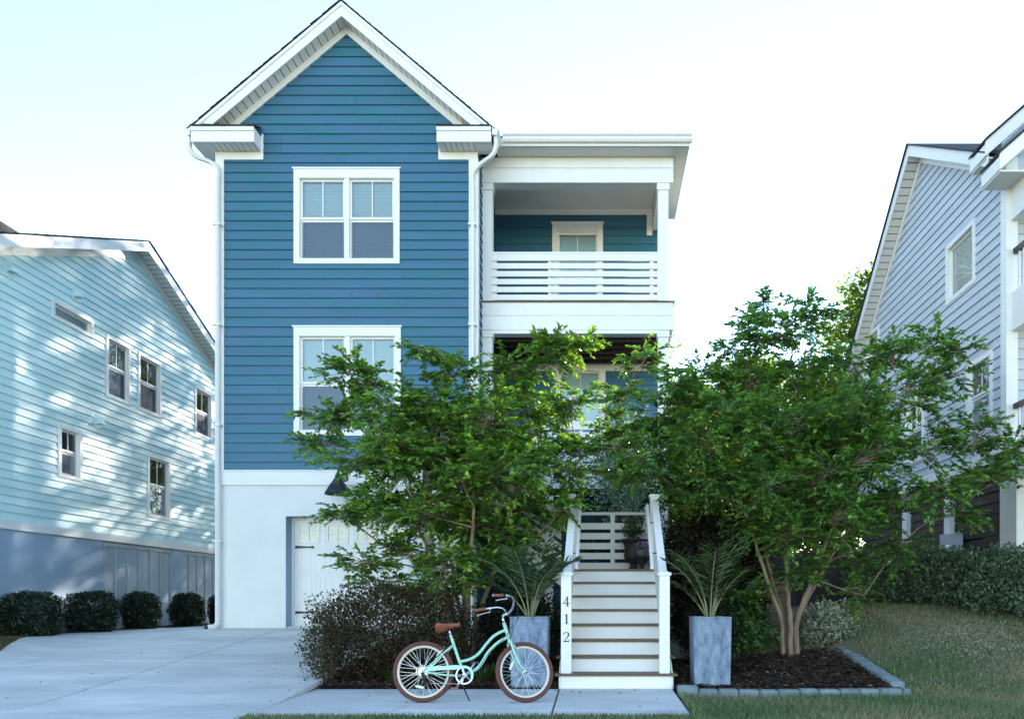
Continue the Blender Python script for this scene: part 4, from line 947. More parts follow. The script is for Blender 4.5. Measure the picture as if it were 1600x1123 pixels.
myrtle('crape_myrtle', 'multi-stemmed green tree standing behind the bicycle in front of the garage', tuple(b0),
       [stm(-.09, 0, -.75, .1, 2.3), stm(-.02, .06, -.1, .5, 2.8), stm(.10, -.02, .7, -.1, 2.6), stm(.02, -.09, .2, -.55, 2.2), stm(-.05, .1, -.45, .5, 2.4)], CL, YL, 1.05, 13, 'small trees flanking the stairs', (.090,.195,.038), (.200,.285,.048), (700, 740, 240, 220))
YR = 11.25
CR = [(1190,497,12,26),(1186,520,14,20),(1196,474,9,10),(1262,505,14,14),(1150,545,34,24),(1238,520,30,26),(1272,488,26,16),(1100,580,44,34),(1170,590,52,38),(1250,575,52,40),(1330,560,52,32),(1400,548,44,30),(1450,535,40,18),(1500,546,22,9),(1062,635,40,38),
      (1008,562,28,22),(1046,600,30,26),(1030,652,32,30),(962,662,26,18),(1000,742,36,20),(1052,752,36,26),(950,700,26,16),(1010,720,40,26),(985,612,40,14),(990,690,42,32),(1035,705,36,34),(960,735,28,16),(1100,680,60,45),(1180,670,60,50),(1260,660,60,50),(1340,640,60,46),(1420,615,54,42),(1480,592,42,30),(1120,750,60,42),(1200,760,60,42),(1290,740,60,46),
      (1370,720,60,46),(1450,690,54,42),(1528,672,42,26),(1572,700,34,22),(1582,742,24,18),(1160,820,52,34),(1240,830,60,38),(1320,810,56,38),(1400,790,52,38),(1470,760,46,32),(1530,745,38,28),(1500,800,24,13),(1182,862,34,24),
      (1260,888,38,24),(1330,868,38,28),(1410,852,32,24),(1350,930,18,20),(1150,930,28,14),(1200,905,24,14),(1220,700,50,40),(1310,690,50,40),(1140,640,44,36),(1060,770,44,28),(1370,660,44,36),(1270,780,50,36),(1180,990,18,8)]
b0 = Vector((at(1237, 0, YR)[0], YR, bedz(2.8, YR)))
myrtle('crape_myrtle', 'wide multi-stemmed green tree in the stone-edged bed right of the stairs', tuple(b0),
       [stm(-.13, .0, -.75, -.1, 2.5), stm(-.03, -.05, .0, .5, 2.9), stm(.06, -.03, .75, -.3, 2.5), stm(.09, .05, 1.15, .3, 2.3), stm(-.08, .08, -.5, .5, 2.6)], CR, YR, 1.25, 10, 'small trees flanking the stairs', (.078,.185,.046), (.165,.260,.050), (1270, 720, 320, 230))

def bush(name, label, c, rad, n, leaf, colA, colB, m='leafmatte', sup=2.4, group=None, cat='shrub', third=None, p3=0, fl=.22, shell=.55, bright=(.5, 1.4), lo=True, stems=8, holes=.0, top_up=.25):
    """rounded or clipped shrub: leaves spread through its volume, denser near an uneven surface"""
    root = thing(name, label, cat, group, c)
    v = unit(rng.normal(0, 1, (n, 3))); sp = (np.sum(np.abs(v)**sup, 1))**(-1/sup)
    ph = rng.uniform(0, 6.28, 6)
    lump = 1+fl*.5*(np.sin(v[:, 0]*5+ph[0])*np.cos(v[:, 2]*6+ph[1])+np.sin(v[:, 1]*7+ph[2]+v[:, 2]*4))+fl*.35*np.sin(v[:, 0]*13+ph[3])*np.sin(v[:, 2]*12+ph[4])*np.cos(v[:, 1]*11+ph[5])
    rr_ = shell+(1-shell)*rng.uniform(0, 1, n)**.5
    p = v*(sp*lump*rr_)[:, None]*np.array([rad]); p[:, 2] += rad[2]
    keep = p[:, 2] > .015
    if holes: keep &= (np.sin(p[:, 0]*9+ph[0])*np.sin(p[:, 2]*10+ph[1])*np.sin(p[:, 1]*9+ph[2]) < 1-holes) | (rng.uniform(0, 1, n) < .25)
    p, v = p[keep], v[keep]; k = len(p)
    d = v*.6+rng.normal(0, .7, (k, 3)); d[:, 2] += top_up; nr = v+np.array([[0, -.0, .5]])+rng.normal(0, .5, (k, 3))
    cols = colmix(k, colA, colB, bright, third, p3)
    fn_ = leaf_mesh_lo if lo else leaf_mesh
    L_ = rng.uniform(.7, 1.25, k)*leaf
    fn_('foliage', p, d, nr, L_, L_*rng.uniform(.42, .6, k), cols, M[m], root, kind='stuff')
    if stems:
        s = MB()
        for i in range(stems):
            a = random.uniform(0, 6.28); e = Vector((math.cos(a)*rad[0]*.7, math.sin(a)*rad[1]*.7, rad[2]*random.uniform(1.0, 1.6)))
            s.tube([(math.cos(a)*rad[0]*.18, math.sin(a)*rad[1]*.18, -.04), (math.cos(a)*rad[0]*.35, math.sin(a)*rad[1]*.35, rad[2]*.6), tuple(e)], [.012, .009, .004], 5)
        s.build('stem', M['twig'], root)
    return root
# clipped shrubs along the aqua house
wn_ = ['nearest the camera', 'second', 'third', 'fourth', 'half hidden']
lbl = ['widest clipped round shrub, leftmost in the row along the aqua house', 'second clipped shrub from the left along the aqua house', 'third clipped shrub from the left, before the batten panels', 'fourth clipped shrub from the left, before the grey pier', 'clipped shrub half hidden behind the blue house downspout']
for (cx, w_, Y), lb in zip(((48, 102, 13.9), (143, 82, 15.6), (220, 62, 17.3), (293, 57, 19.2), (345, 40, 20.9)), lbl):
    X = at(cx, 0, Y)[0]; rw = w_*Y/1210/2*.76
    bush('clipped_shrub', lb, (X, Y, gz(X, Y)-.02), (rw, rw*.95, .40 if Y < 15 else .415), 7500, .055, (.010,.024,.010), (.022,.048,.014), m='leaf', sup=3.6, group='clipped shrubs beside the aqua house', fl=random.uniform(.08, .16), shell=.6, third=(.06,.05,.02), p3=.05)
# purple-brown shrub left, in front of the garage
bush('fringe_shrub', 'loose dark bronze-leaved shrub between the driveway and the bicycle', (-2.72, 10.25, gz(-2.8, 10.2)), (.98, .75, .60), 26000, .042, (.034,.032,.014), (.060,.052,.024), sup=2.9, fl=.20, third=(.085,.035,.022), p3=.16, shell=.35, holes=.25, stems=16, lo=True, bright=(.45, 1.6), group='bronze shrubs')
bush('fringe_shrub', 'small twiggy spill of the bronze shrub at the driveway edge', (-3.45, 9.75, gz(-3.4, 9.7)), (.28, .38, .48), 2300, .042, (.045,.045,.018), (.075,.075,.030), sup=2.2, fl=.35, third=(.07,.03,.02), p3=.15, shell=.3, holes=.5, stems=8, group='bronze shrubs')
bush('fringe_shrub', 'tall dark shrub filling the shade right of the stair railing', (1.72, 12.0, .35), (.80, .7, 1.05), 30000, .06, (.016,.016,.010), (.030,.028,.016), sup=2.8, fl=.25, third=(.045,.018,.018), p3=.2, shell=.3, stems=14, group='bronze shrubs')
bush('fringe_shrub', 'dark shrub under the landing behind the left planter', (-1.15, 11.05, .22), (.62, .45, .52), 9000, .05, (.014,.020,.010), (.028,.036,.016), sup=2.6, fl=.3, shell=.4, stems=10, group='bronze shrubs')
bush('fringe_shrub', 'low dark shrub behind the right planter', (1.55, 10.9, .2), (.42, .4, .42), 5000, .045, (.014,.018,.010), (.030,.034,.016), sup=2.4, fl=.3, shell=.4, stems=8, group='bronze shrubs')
bush('leafy_shrub', 'dark green plants growing beneath the lower porch', (.35, 14.6, .45), (1.1, .45, 1.05), 12000, .07, (.014,.032,.014), (.034,.060,.022), sup=2.6, fl=.3, shell=.4, stems=10)
bush('leafy_shrub', 'bright green low shrub at the foot of the right planter bed', (1.95, 11.3, .3), (.45, .35, .45), 3200, .07, (.03,.085,.02), (.05,.11,.025), m='leaf', sup=2.2, fl=.35, shell=.35, stems=8, holes=.3, lo=False)
# silvery olive on the porch side
bush('olive_shrub', 'silvery grey-green olive shrub in front of the lower porch railing', (at(975, 0, 13.9)[0], 13.9, 2.35), (.58, .45, 1.12), 9000, .06, (.26,.36,.28), (.42,.52,.44), sup=2.0, fl=.4, shell=.15, stems=14, holes=.4, bright=(.6, 1.3), top_up=.6)
MBx = thing('olive_pot', 'dark pot raised below the olive shrub behind the landing', 'pot', loc=(at(975, 0, 13.9)[0], 13.9, gz(.4, 13.9)))
MB().lathe([(0, 0), (.16, 0), (.2, 1.8), (.24, 2.0), (.20, 2.0), (0, 1.96)], (0, 0, 0), 20).build('pot_body', M['urn'], MBx, smooth=True)
# hedge of variegated shrubs along the grey house, variegated shrub in the bed
hl = ['pale-edged hedge shrub at the dark fence end of the hedge', 'pale-edged hedge shrub below the louvred panels', 'pale-edged hedge shrub below the meter box', 'tall pale-edged hedge shrub before the stucco pier', 'pale-edged hedge shrub at the right edge of the photo']
for i, (cx, Y, w_, h_) in enumerate(((1385, 13.2, .55, .40), (1440, 12.9, .6, .47), (1500, 12.6, .6, .46), (1555, 12.0, .55, .50), (1615, 11.8, .6, .52))):
    X = at(cx, 0, Y)[0]
    bush('hedge_shrub', hl[i], (X, Y, gz(X, Y)+.0), (w_, .5, h_), 7000, .06, (.060,.105,.055), (.15,.20,.135), sup=2.6, fl=.32, third=(.26,.30,.20), p3=.12, shell=.5, group='hedge along the grey house', bright=(.45, 1.35))
bush('variegated_shrub', 'small pale variegated shrub beside the right tree trunks', (at(1290, 0, 11.6)[0], 11.5, bedz(3.3, 11.3)+.02), (.36, .32, .36), 2600, .06, (.20,.24,.17), (.42,.44,.36), sup=2.1, fl=.4, shell=.25, stems=10, holes=.4, bright=(.5, 1.3))
# plants in the urns
bush('urn_plant', 'small green plant growing in the large landing urn', (ux, uy, LZ+.50), (.17, .15, .17), 700, .045, (.04,.075,.025), (.09,.12,.045), sup=2, fl=.5, shell=.1, stems=6, top_up=1.0, cat='plant')
bush('purple_flowers', 'purple flowers in the small landing urn', (ux2, 12.15, LZ+.31), (.12, .10, .07), 420, .032, (.25,.18,.40), (.40,.32,.52), sup=2, fl=.3, shell=.2, stems=4, third=(.06,.12,.03), p3=.3, cat='flowers')

# palms: each frond is a piece
def palm(label, c, fr):
    root = thing('potted_palm', label, 'palm', 'palms in the square planters', c)
    for (az, tilt, ln, arch) in fr:
        a = R(az); h = Vector((math.cos(a), math.sin(a), 0)); path = []
        for i in range(15):
            t = i/14; ang = R(tilt)+R(arch)*t**1.5
            path.append((path[-1] if path else Vector((h.x*.03, h.y*.03, -.02)))+(h*math.sin(ang)+Vector((0, 0, math.cos(ang))))*(ln/14 if i else 0))
        m = MB().tube(path, [.013-.011*i/14 for i in range(15)], 5); rc = m.build('frond', M['palmstalk'], root, smooth=True)
        pos, d, nr = [], [], []
        for i in range(19):
            t = .28+.72*i/18; f = t*14; k = min(13, int(f)); p = path[k].lerp(path[k+1], f-k); tg = (path[k+1]-path[k]).normalized()
            side = tg.cross(Vector((0, 0, 1)));  side = side.normalized() if side.length > .05 else Vector((-h.y, h.x, 0)); upv = side.cross(tg)
            for s in (-1, 1):
                dv = side*s*.9+tg*.62+upv*.45; pos.append(p); d.append(dv+Vector((random.gauss(0, .16), random.gauss(0, .16), random.gauss(-.05, .16)))); nr.append(upv-side*s*.5)
        n = len(pos); tt = np.repeat(np.linspace(0, 1, 19), 2)
        leaf_mesh('leaflet', np.array(pos), np.array(d), np.array(nr), (.14+.20*np.sin(np.pi*(.15+.75*tt)))*ln/1.0, np.full(n, .0085), colmix(n, (.036,.075,.024), (.080,.120,.042), (.6, 1.4)), M['leaf'], rc, droop=.3, fold=.3, kind='stuff')
M['palmstalk'] = mat('pale_palm_stalk', (.22,.24,.13), .6, .25)
palm('feathery palm growing in the planter behind the bicycle', plL, [(200,14,.95,55),(170,30,.85,60),(20,16,.95,50),(-25,12,.8,35),(60,6,1.0,25),(250,10,.95,40),(300,18,.8,55),(120,12,1.0,50),(45,9,.95,30),(90,22,.9,60)])
palm('feathery palm growing in the planter right of the stairs', plR, [(185,16,.9,45),(165,30,.75,45),(205,8,.95,50),(15,10,.9,35),(-20,18,.75,40),(70,8,1.0,30),(270,12,.9,45),(310,8,1.0,35),(40,20,.9,60),(120,12,.95,45)])

# strap-leaved clumps in the bed
def clump(c, label, n=70, ln=.42):
    root = thing('grass_clump', label, 'plant', 'strap-leaved clumps in the bed', c)
    V, F, Cc = [], [], []
    for i in range(n):
        a = random.uniform(0, 6.28); l = ln*random.uniform(.6, 1.1); tl = random.uniform(.15, .6); w_ = random.uniform(.005, .008); b = len(V)
        sx, sy = -math.sin(a)*w_, math.cos(a)*w_; g = random.uniform(.6, 1.5)
        for k in range(5):
            t = k/4; r = .03+l*math.sin(tl)*(t+.5*t*t); z = l*(t*math.cos(tl)-.45*t**3); ww = 1-.85*t
            V += [(math.cos(a)*r-sx*ww, math.sin(a)*r-sy*ww, z), (math.cos(a)*r+sx*ww, math.sin(a)*r+sy*ww, z)]; Cc += [(.045*g, .085*g, .022*g)]*2
        F += [(b+2*k, b+2*k+1, b+2*k+3, b+2*k+2) for k in range(4)]
    npmesh('blades', np.array(V), np.array(F), M['leaf'], root, np.array(Cc), kind='stuff')
for (px, Y, lb) in ((612, 9.75, 'strap-leaved grassy clump left of the bicycle rear wheel'), (655, 9.95, 'strap-leaved clump behind the bicycle rear wheel'), (752, 9.75, 'strap-leaved clump behind the bicycle crank'), (775, 10.1, 'strap-leaved clump just left of the left planter'), (705, 10.3, 'strap-leaved clump at the foot of the left tree')):
    X = at(px, 0, Y)[0]; clump((X, Y, gz(X, Y)), lb, 90)

# background trees
def bgtree(label, c, h, r, n, leaf, colA, colB, group='trees behind the houses', zlow=.25):
    root = thing('background_tree', label, 'tree', group, c)
    MB().tube(curve([(0, 0, -.2), (.1, .1, h*.3), (-.1, 0, h*.6), (.05, .05, h*.9)], 14), [.22-.013*i for i in range(14)]+[.04]*4, 8).build('trunk', M['twig'], root, smooth=True) if False else None
    pth = curve([(0, 0, -.2), (.1, .1, h*.3), (-.1, 0, h*.6), (.05, .05, h*.9)], 14); MB().tube(pth, [.22*(1-.85*i/len(pth)) for i in range(len(pth))], 8).build('trunk', M['twig'], root, smooth=True)
    brm = MB(); P_, D_, N_ = [], [], []
    nb = 46; per = n//nb
    for i in range(nb):
        z = h*(zlow+(1-zlow)*(i+.5)/nb); a = i*2.4+random.uniform(-.4, .4); t = (z/h-zlow)/(1-zlow); rad = r*math.sin(math.pi*min(.97, .16+.84*t))**.7*random.uniform(.55, 1.05)
        e = Vector((math.cos(a)*rad, math.sin(a)*rad, z+.1*h*random.uniform(-.3, .6))); brm.tube([(0, 0, z-.06*h), tuple(e*.5+Vector((0, 0, z*.48))), tuple(e)], [.05, .035, .01], 5)
        s = .20*r+.12*r*random.random(); q = unit(rng.normal(0, 1, (per, 3)))*rng.uniform(.3, 1, (per, 1))**.5*np.array([[s*1.5, s*1.5, s*.85]])
        along = rng.uniform(.45, 1.05, per)[:, None]; ctr = np.array([[0, 0, z-.03*h]])*(1-along)+np.array([tuple(e)])*along
        P_.append(ctr+q); D_.append(q+rng.normal(0, .5*s, (per, 3))); N_.append(q*.6+np.array([[0, 0, .6*s]])+rng.normal(0, .4*s, (per, 3)))
    brm.build('branch', M['twig'], root)
    p, d, nr = np.concatenate(P_), np.concatenate(D_), np.concatenate(N_); k = len(p); L_ = rng.uniform(.7, 1.3, k)*leaf
    leaf_mesh_lo('crown', p, d, nr, L_, L_*.6, colmix(k, colA, colB, (.6, 1.4)), M['leafsun'], root, kind='stuff')
G1, G2 = (.075,.125,.022), (.13,.17,.03)
bgtree('tall sunlit tree behind the grey house gutter', (10.6, 29.0, 1), 11.9, 2.8, 22000, .20, G1, G2)
bgtree('sunlit tree filling the gap right of the blue house', (5.2, 26.0, .9), 8.0, 2.9, 22000, .18, G1, G2)
bgtree('sunlit tree showing just right of the porch posts', (3.4, 31.0, .9), 8.6, 2.6, 20000, .2, G1, G2)
bgtree('sunlit low tree behind the wooden fence', (6.6, 22.5, .9), 6.6, 2.3, 15000, .16, G1, G2, zlow=.1)
bgtree('tree far behind the blue house casting dapples on the aqua house', (-3.7, 38.0, .5), 20.0, 3.8, 36000, .18, G1, G2, zlow=.12)
bgtree('second tree far behind the blue house shading the aqua house', (.1, 39.0, .5), 21.0, 3.4, 33000, .18, G1, G2, zlow=.12)
bgtree('third tree far behind the blue house shading the driveway gap', (-9.0, 31.0, .5), 9.5, 3.0, 9000, .28, G1, G2, zlow=.1)

# ------------------------------------------------------------------ lawn grass, clover, mulch chips
def grass(name, label, n, pick, h=(.03, .085), colA=(.085,.160,.060), colB=(.27,.235,.15)):
    x, y = pick(n); z = np.array([gz(a, b) for a, b in zip(x, y)])-.004; k = len(x)
    a = rng.uniform(0, 6.28, k); hh = rng.uniform(*h, k); w_ = rng.uniform(.003, .006, k)*1.3
    patch = .5+.5*np.sin(x*1.7+np.sin(y*2.1)*1.3)*np.cos(y*1.9+x*.6)+rng.normal(0, .25, k); patch = np.clip(patch, 0, 1)[:, None]
    cols = (np.array([colA])*(1-patch)+np.array([colB])*patch)*rng.uniform(.4, 1.7, k)[:, None]
    lean = rng.normal(0, .45, (k, 2)); p = np.stack([x, y, z], 1); s = np.stack([np.cos(a)*w_, np.sin(a)*w_, np.zeros(k)], 1)
    tip = p+np.stack([lean[:, 0]*hh, lean[:, 1]*hh, hh], 1)
    V = np.stack([p-s, p+s, tip], 1).reshape(-1, 3); F = np.arange(k*3).reshape(-1, 3)
    o = npmesh(name, V, F, M['grass'], None, np.repeat(cols, 3, 0), kind='stuff'); o['label'] = label; o['category'] = 'grass'; return o
def pick_right(n):
    x = rng.uniform(.9, 8.2, n); y = 5.6+7.6*rng.uniform(0, 1, n)**1.35
    k = ~((x < 3.72) & (y > 9.08) & (y < 11.35)) & ~((x < .93) & (y > 7.52)) & (x < 6.3+(y < 11)*3) & ~((x < 2.2) & (y > 9)); return x[k], y[k]
grass('lawn_grass', 'short dry grass of the lawn on the right', 150000, pick_right)
def pick_front(n):
    x = rng.uniform(-3.35, 1.0, n); y = rng.uniform(5.6, 7.42, n); return x, y
grass('verge_grass', 'strip of grass in front of the walk below the bicycle', 42000, pick_front, (.03, .07), (.085,.150,.060), (.22,.23,.12))
def pick_left(n):
    x = rng.uniform(-11.2, -8.0, n); y = rng.uniform(9.0, 21, n); dlv = np.array([dl(b) for b in y]); k = (x < dlv+.03) & (x > -10.8); return x[k], y[k]
grass('side_grass', 'dry grass strip between the driveway and the clipped shrubs', 40000, pick_left, (.03, .07), (.06,.06,.025), (.17,.13,.07))
n = 1500
fx = np.concatenate([rng.normal(5.35, .55, n), rng.uniform(3.6, 6.2, 350)]); fy = np.concatenate([rng.normal(10.9, .35, n), rng.uniform(9.3, 11.8, 350)])
kk = (fx > 3.9) & (fx < 7.2); fx, fy = fx[kk], fy[kk]; k = len(fx)
fz = np.array([gz(a, b) for a, b in zip(fx, fy)])+rng.uniform(.04, .085, k)
o = leaf_mesh_lo('clover_flowers', np.stack([fx, fy, fz], 1), rng.normal(0, 1, (k, 3))*np.array([[1, 1, .3]]), np.array([[0, -.4, 1.]])+rng.normal(0, .3, (k, 3)), rng.uniform(.016, .03, k), rng.uniform(.014, .024, k), colmix(k, (.42,.41,.33), (.55,.54,.45), (.7, 1.1)), M['leafmatte'], kind='stuff')
o['label'] = 'scatter of small white clover flowers in the lawn'; o['category'] = 'flowers'
chips(9000, -3.38, -.5, 9.40, 11.6, 'mulch_chips'); bpy.data.objects['mulch_chips']['label'] = 'loose bark chips on the bed behind the bicycle'; bpy.data.objects['mulch_chips']['category'] = 'mulch'
chips(8000, .95, 3.52, 9.30, 11.4, 'bark_chips'); bpy.data.objects['bark_chips']['label'] = 'loose bark chips on the stone-edged bed'; bpy.data.objects['bark_chips']['category'] = 'mulch'

# a few fallen leaves on the concrete
n = 95
lx = np.concatenate([rng.uniform(-3.3, .8, 30), rng.uniform(-4.6, -3.4, 40), rng.uniform(-9, -4, 25)]); ly = np.concatenate([7.5+1.8*rng.uniform(0, 1, 30)**.3, rng.uniform(8, 13, 40), rng.uniform(7.8, 14.5, 25)])
lz = np.array([(swz(a, b) if a > -3.42 else zdl(a, b)) for a, b in zip(lx, ly)])+.008
o = leaf_mesh('fallen_leaves', np.stack([lx, ly, lz], 1), np.stack([rng.normal(0, 1, n), rng.normal(0, 1, n), rng.normal(0, .08, n)], 1), np.array([[0, 0, 1.]])+rng.normal(0, .15, (n, 3)), rng.uniform(.02, .05, n), rng.uniform(.01, .024, n), colmix(n, (.10,.07,.03), (.16,.13,.05), (.5, 1.3)), M['leafmatte'], kind='stuff')
o['label'] = 'few small dry leaves fallen on the concrete drive and walk'; o['category'] = 'leaves'
# ------------------------------------------------------------------ bicycle (x forward, y to its left, z up)
bk = thing('bicycle', 'mint green step-through cruiser bicycle with brown tyres and tan saddle', 'bicycle', loc=(at(661, 0, 8.3)[0], 8.28, .004))
bk.rotation_euler = (R(-7), 0, 0)
HUB = .330; FX = 1.092
AX0 = Vector((.889, 0, .755)); AXD = Vector((-.305, 0, .952)).normalized(); ROT = Matrix.Rotation(R(26), 3, AXD)
def steer(p): return AX0+ROT@(p-AX0)
idn = lambda p: p
def circ(c, r, n=48): return [Vector((c[0]+r*math.cos(2*math.pi*i/n), c[1], c[2]+r*math.sin(2*math.pi*i/n))) for i in range(n)]
def wheel(cx, fn, rear, label):
    c = (cx, 0, HUB)
    ty = MB().tube(circ(c, .302, 64), .027, 12, closed=True).map(fn).build('wheel', M['tyre'], bk, smooth=True); ty['label'] = label
    prof = [(.281, -.014), (.281, .014), (.268, .016), (.258, .011), (.255, 0), (.258, -.011), (.268, -.016), (.281, -.014)]
    MB().lathe([(r, h) for r, h in prof], c, 64, 'y').map(fn).build('rim', M['cream'], ty, smooth=True)
    sp = MB(); n = 36; w = .03
    for i in range(n):
        a = 2*math.pi*i/n; sd = w if i % 2 else -w; off = (.72 if (i//2) % 2 else -.72)
        h = Vector((cx+.024*math.cos(a+off*2), sd, HUB+.024*math.sin(a+off*2))); r = Vector((cx+.257*math.cos(a), 0, HUB+.257*math.sin(a)))
        sp.tube([h, r], .0013, 4, cap=False)
    sp.map(fn).build('spokes', M['chrome'], ty, kind='stuff')
    MB().lathe([(0, -.055), (.008, -.055), (.008, -.036), (.027, -.034), (.027, -.028), (.014, -.02), (.014, .02), (.027, .028), (.027, .034), (.008, .036), (.008, .055), (0, .055)], c, 20, 'y').map(fn).build('hub', M['chrome'], ty, smooth=True)
    a = R(258) if rear else R(158); rc = Vector((cx+.165*math.cos(a), -.012, HUB+.165*math.sin(a)))
    t = Vector((math.cos(a+math.pi/2), 0, math.sin(a+math.pi/2))); q = Vector((math.cos(a), 0, math.sin(a)))
    el = [(math.cos(2*math.pi*i/16)*.052, math.sin(2*math.pi*i/16)*.015) for i in range(16)]
    MB().prism([rc+t*u+q*v for u, v in el], [rc+t*u+q*v+Vector((0, .012, 0)) for u, v in el]).map(fn).build('spoke_reflector', M['reflector'], ty)
    if rear:
        MB().lathe([(.066, -.034), (.072, -.034), (.072, -.031), (.066, -.031), (.066, -.034)], c, 32, 'y').build('spoke_guard', M['chrome'], ty, smooth=True)
        for i in range(6):
            r = .052-.005*i; y = -.028-.0045*i; MB().lathe([(.012, y), (r, y), (r, y-.002), (.012, y-.002)], c, 28, 'y').build('sprocket', M['chrome'], ty)
    return ty
wheel(0, idn, True, 'rear wheel with brown tyre and cream rim'); wheel(FX, steer, False, 'front wheel turned slightly away')
def tubes(name, paths, m, fn=idn, n=10, parent=None):
    mb = MB()
    for p, r in paths: mb.tube(p, r, n)
    return mb.map(fn).build(name, m, parent or bk, smooth=True)
BB = (.450, 0, .290); ST = (.290, 0, .70)
fr = tubes('frame', [(curve([(.868, 0, .775), (.80, 0, .745), (.735, 0, .70), (.665, 0, .62), (.59, 0, .525), (.50, 0, .465), (.385, 0, .435)], 36), .0165),
    (curve([(.905, 0, .705), (.83, 0, .665), (.765, 0, .615), (.69, 0, .535), (.635, 0, .44), (.575, 0, .365), (.465, 0, .305)], 36), .0185),
    ([BB, (.385, 0, .435), ST, (.283, 0, .72)], .0165), ([(.857, 0, .855), (.913, 0, .68)], .020),
    ([(BB[0], -.036, BB[2]), (BB[0], .036, BB[2])], .022)]
    + [(curve([(.43, s*.022, .287), (.34, s*.05, .288), (.2, s*.058, .298), (.0, s*.062, HUB)], 14), .0105) for s in (-1, 1)]
    + [(curve([(.322, s*.014, .62), (.27, s*.042, .575), (.15, s*.055, .46), (.0, s*.062, HUB)], 14), .0085) for s in (-1, 1)], M['mint'])
fk = tubes('fork', [(curve([(.918, s*.052, .635), (.955, s*.052, .535), (1.00, s*.052, .43), (1.045, s*.052, .365), (FX, s*.052, HUB)], 22), [.0145-.006*i/22 for i in range(21)]) for s in (-1, 1)] + [([(.918, -.056, .643), (.918, .056, .643)], .016), ([(.913, 0, .68), (.92, 0, .64)], .018)], M['mint'], steer)
tubes('fork_dropout', [([(FX-.005, s*.052, HUB+.015), (FX+.002, s*.052, HUB-.012)], .012) for s in (-1, 1)], M['chrome'], steer, parent=fk)
tubes('seat_post', [([(.285, 0, .71), (.258, 0, .80)], .0125), ([(.288, 0, .70), (.281, 0, .728)], .020)], M['chrome'])
# saddle: one shaped shell
def saddle():
    m = MB(); N_ = 22; K = 20
    for i in range(N_+1):
        t = i/N_; x = .118+.262*t
        w = .098*(1-sstep(.25, .72, t))+.022; w *= (1-(max(0, .12-t)/.12)**2*.75)*(1-(max(0, t-.93)/.07)**2*.7)
        top = .858-.010*math.sin(math.pi*t)-.018*max(0, .15-t)/.15; dp = .062*(1-sstep(.15, .8, t))+.026; dp *= (1-(max(0, .1-t)/.1)**2*.6)
        for k in range(K):
            a = 2*math.pi*k/K; cy, cz = math.cos(a), math.sin(a)
            y = w*abs(cy)**.75*math.copysign(1, cy); z = top+(.018*cz-.018 if cz > 0 else -.018+dp*cz*abs(cz)**.2)
            m.v.append((x, y, z))
    for i in range(N_):
        for k in range(K): m.f.append((i*K+k, i*K+(k+1) % K, (i+1)*K+(k+1) % K, (i+1)*K+k))
    m.f.append(tuple(range(K))); m.f.append(tuple(N_*K+k for k in range(K-1, -1, -1)))
    return m
sd_ = saddle().build('saddle', M['leather'], bk, smooth=True)
tubes('saddle_rail', [(curve([(.16, s*.035, .80), (.21, s*.025, .788), (.29, s*.022, .79), (.345, s*.012, .825)], 12), .004) for s in (-1, 1)] + [([(.258, -.035, .795), (.258, .035, .795)], .012)], M['black'], parent=sd_)
tubes('saddle_spring', [([Vector((.165+.016*math.cos(t*.9), s*.055+.016*math.sin(t*.9), .765+.0022*t)) for t in range(22)], .0035) for s in (-1, 1)], M['black'], parent=sd_, n=6)
# stem, handlebar, grips, brake levers
tubes('stem', [([(.862, 0, .84), (.845, 0, .895), (.845, 0, .925)], [.0135, .0125, .0125]), (curve([(.845, 0, .925), (.855, 0, .945), (.89, 0, .955)], 8), .014), ([(.89, -.025, .955), (.89, .025, .955)], .019)], M['chrome'], steer)
hb = [(curve([(.89, 0, .955), (.90, s*.05, .960), (.915, s*.11, 1.0), (.91, s*.17, 1.055), (.87, s*.235, 1.085), (.80, s*.285, 1.085), (.735, s*.31, 1.075)], 36), .0112) for s in (-1, 1)]
hbo = tubes('handlebar', hb, M['chrome'], steer)
for s in (-1, 1):
    a, b = Vector((.748, s*.306, 1.077)), Vector((.625, s*.342, 1.056))
    g = tubes('grip', [([a, a.lerp(b, .1), a.lerp(b, .9), b], [.016, .0165, .0165, .0175])], M['leather'], steer, parent=hbo)
    tubes('grip_end', [([b, b+(b-a)*.03], .0135)], M['chrome'], steer, parent=hbo)
    lv = tubes('brake_lever', [(curve([(.785, s*.288, 1.075), (.79, s*.30, 1.045), (.74, s*.318, 1.030), (.68, s*.338, 1.012), (.655, s*.347, 1.0)], 16), [.010]+[.0065]*16), ([(.80, s*.285, 1.084), (.775, s*.295, 1.08)], .0165)], M['chrome'], steer, parent=hbo)
tubes('shifter', [([(.772, -.297, 1.080), (.752, -.304, 1.077)], .021)], M['black'], steer, parent=hbo)
tubes('cable', [(curve([(.78, s*.29, 1.05), (.90, s*.22, 1.03), (.985, s*.10, .95), (.965, s*.04, .83), (.93, s*.03, .68)], 24), .0026) for s in (-1, 1)] + [(curve([(.80, -.29, 1.06), (.93, -.18, 1.06), (1.0, -.06, .93), (.94, -.035, .80), (.83, -.024, .655), (.70, -.022, .53), (.60, -.022, .38)], 30), .0024)], M['black'], lambda p: steer(p) if p.z > .8 else p, n=5)
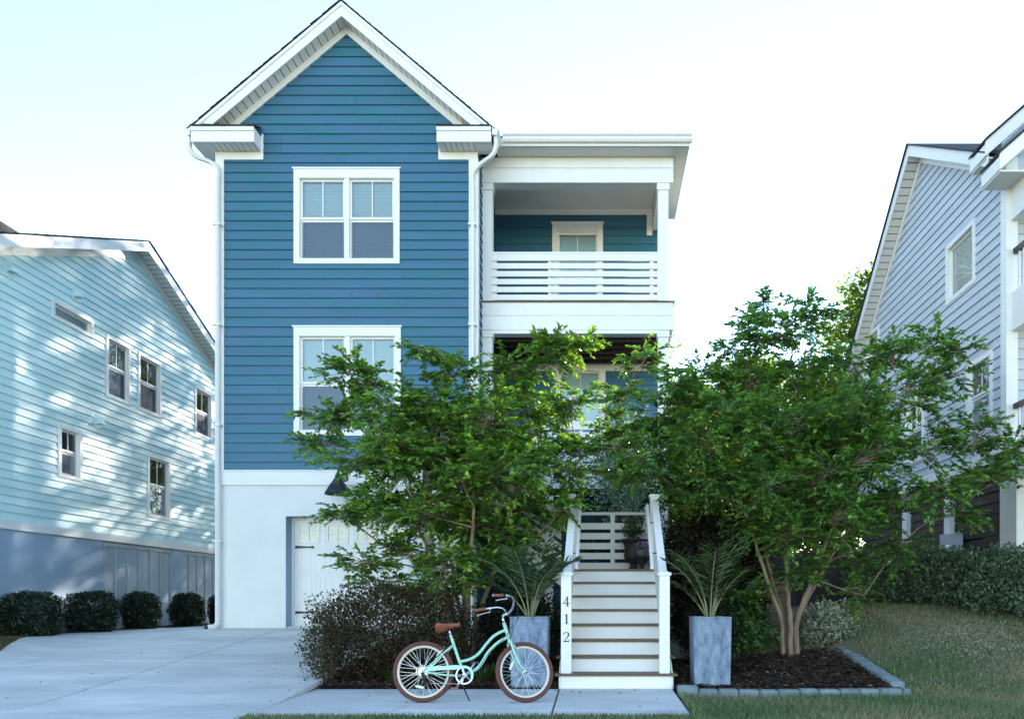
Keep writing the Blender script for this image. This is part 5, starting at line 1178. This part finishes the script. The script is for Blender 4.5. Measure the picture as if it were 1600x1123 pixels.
# brakes
def vbrake(c, t, nrm, fn, nm):
    mb = MB(); c = Vector(c); t = Vector(t); nrm = Vector(nrm)
    for s in (-1, 1):
        a = c+Vector((0, s*.034, 0)); mb.tube([a-t*.055, a, a+t*.05], [.009, .008, .006], 7); mb.tube([a-t*.028+nrm*.01, a+t*.03+nrm*.01], .008, 6)
    mb.tube([c+t*.045+Vector((0, -.036, 0)), c+t*.045+Vector((0, .05, 0))], .003, 5); mb.map(fn).build(nm, M['chrome'], bk, smooth=True)
vbrake((.178, 0, .535), (.75, 0, .66), (-.3, 0, .3), idn, 'rear_brake'); vbrake((.965, 0, .60), (-.30, 0, .95), (.02, 0, .0), steer, 'front_brake')
# chain guard: plate with a round front lobe
def guard():
    c = Vector((BB[0]+.0, 0, BB[2]+.006)); out = []
    for i in range(26):
        a = R(104-i*(104+22)/25); out.append((c.x+.098*math.cos(a), c.z+.098*math.sin(a)))
    inn = []
    for i in range(26):
        a = R(-22+i*(95+22)/25); inn.append((c.x+.070*math.cos(a), c.z+.070*math.sin(a)))
    return out, inn
o_, i_ = guard()
poly = [(.045, .352), (.06, .382), (.25, .392), (.36, .400)]+o_+i_+[(.36, .352), (.20, .345), (.06, .335)]
mb = MB()
A = [(x, -.062, z) for x, z in poly]; B_ = [(x, -.056, z) for x, z in poly]
mb.prism(A, B_); cg = mb.build('chain_guard', M['mint'], bk)
# chainring with spider, cranks, pedals
cr = MB().lathe([(.086, -.053), (.094, -.053), (.094, -.047), (.080, -.047), (.080, -.053), (.086, -.0545)], BB, 48, 'y').build('chainring', M['chrome'], bk)
sp = MB()
for i in range(5):
    a = R(90+72*i+16); sp.tube([(BB[0], -.05, BB[2]), (BB[0]+.084*math.cos(a), -.05, BB[2]+.084*math.sin(a))], [.013, .008], 6)
sp.lathe([(0, -.058), (.022, -.058), (.022, -.044), (0, -.044)], BB, 20, 'y'); sp.build('spider', M['chrome'], cr)
ca = R(58); u = Vector((math.cos(ca), 0, math.sin(ca)))
for s, y in ((-1, -.066), (1, .066)):      # drive side points back-down
    dv = u*(-1 if s < 0 else 1)*1.0; e = Vector(BB)+Vector((0, y, 0))
    dv = -u if s < 0 else u
    ck = MB().tube([e, e+dv*.08, e+dv*.165], [.014, .011, .011], 8).build('crank_arm', M['chrome'], bk, smooth=True)
    p = e+dv*.165+Vector((0, s*.055, 0)); MB().box(p.x-.04, p.x+.04, p.y-.04, p.y+.04, p.z-.012, p.z+.012).build('pedal', M['leather'] if s < 0 else M['black'], ck, bevel=.005)
# chain lower run, derailleur, kickstand
tubes('chain', [([(BB[0], -.05, BB[2]-.09), (.03, -.045, .205)], .0035), ([(BB[0], -.05, BB[2]+.09), (.0, -.042, HUB+.035)], .0035)], M['chrome'], n=5)
mb = MB(); mb.tube([(.0, -.07, HUB-.01), (.012, -.068, HUB-.05), (.022, -.06, .255), (.035, -.055, .205)], [.016, .018, .013, .010], 8); mb.lathe([(0, -.06), (.024, -.06), (.024, -.05), (0, -.05)], (.036, 0, .208), 16, 'y'); mb.lathe([(0, -.06), (.024, -.06), (.024, -.05), (0, -.05)], (.022, 0, .262), 16, 'y'); mb.build('rear_derailleur', M['black'], bk, smooth=True)
tubes('kickstand', [([(.40, .035, .275), (.425, .06, .16), (.475, .145, .022), (.486, .15, .02)], [.009, .008, .007, .008])], M['black'])
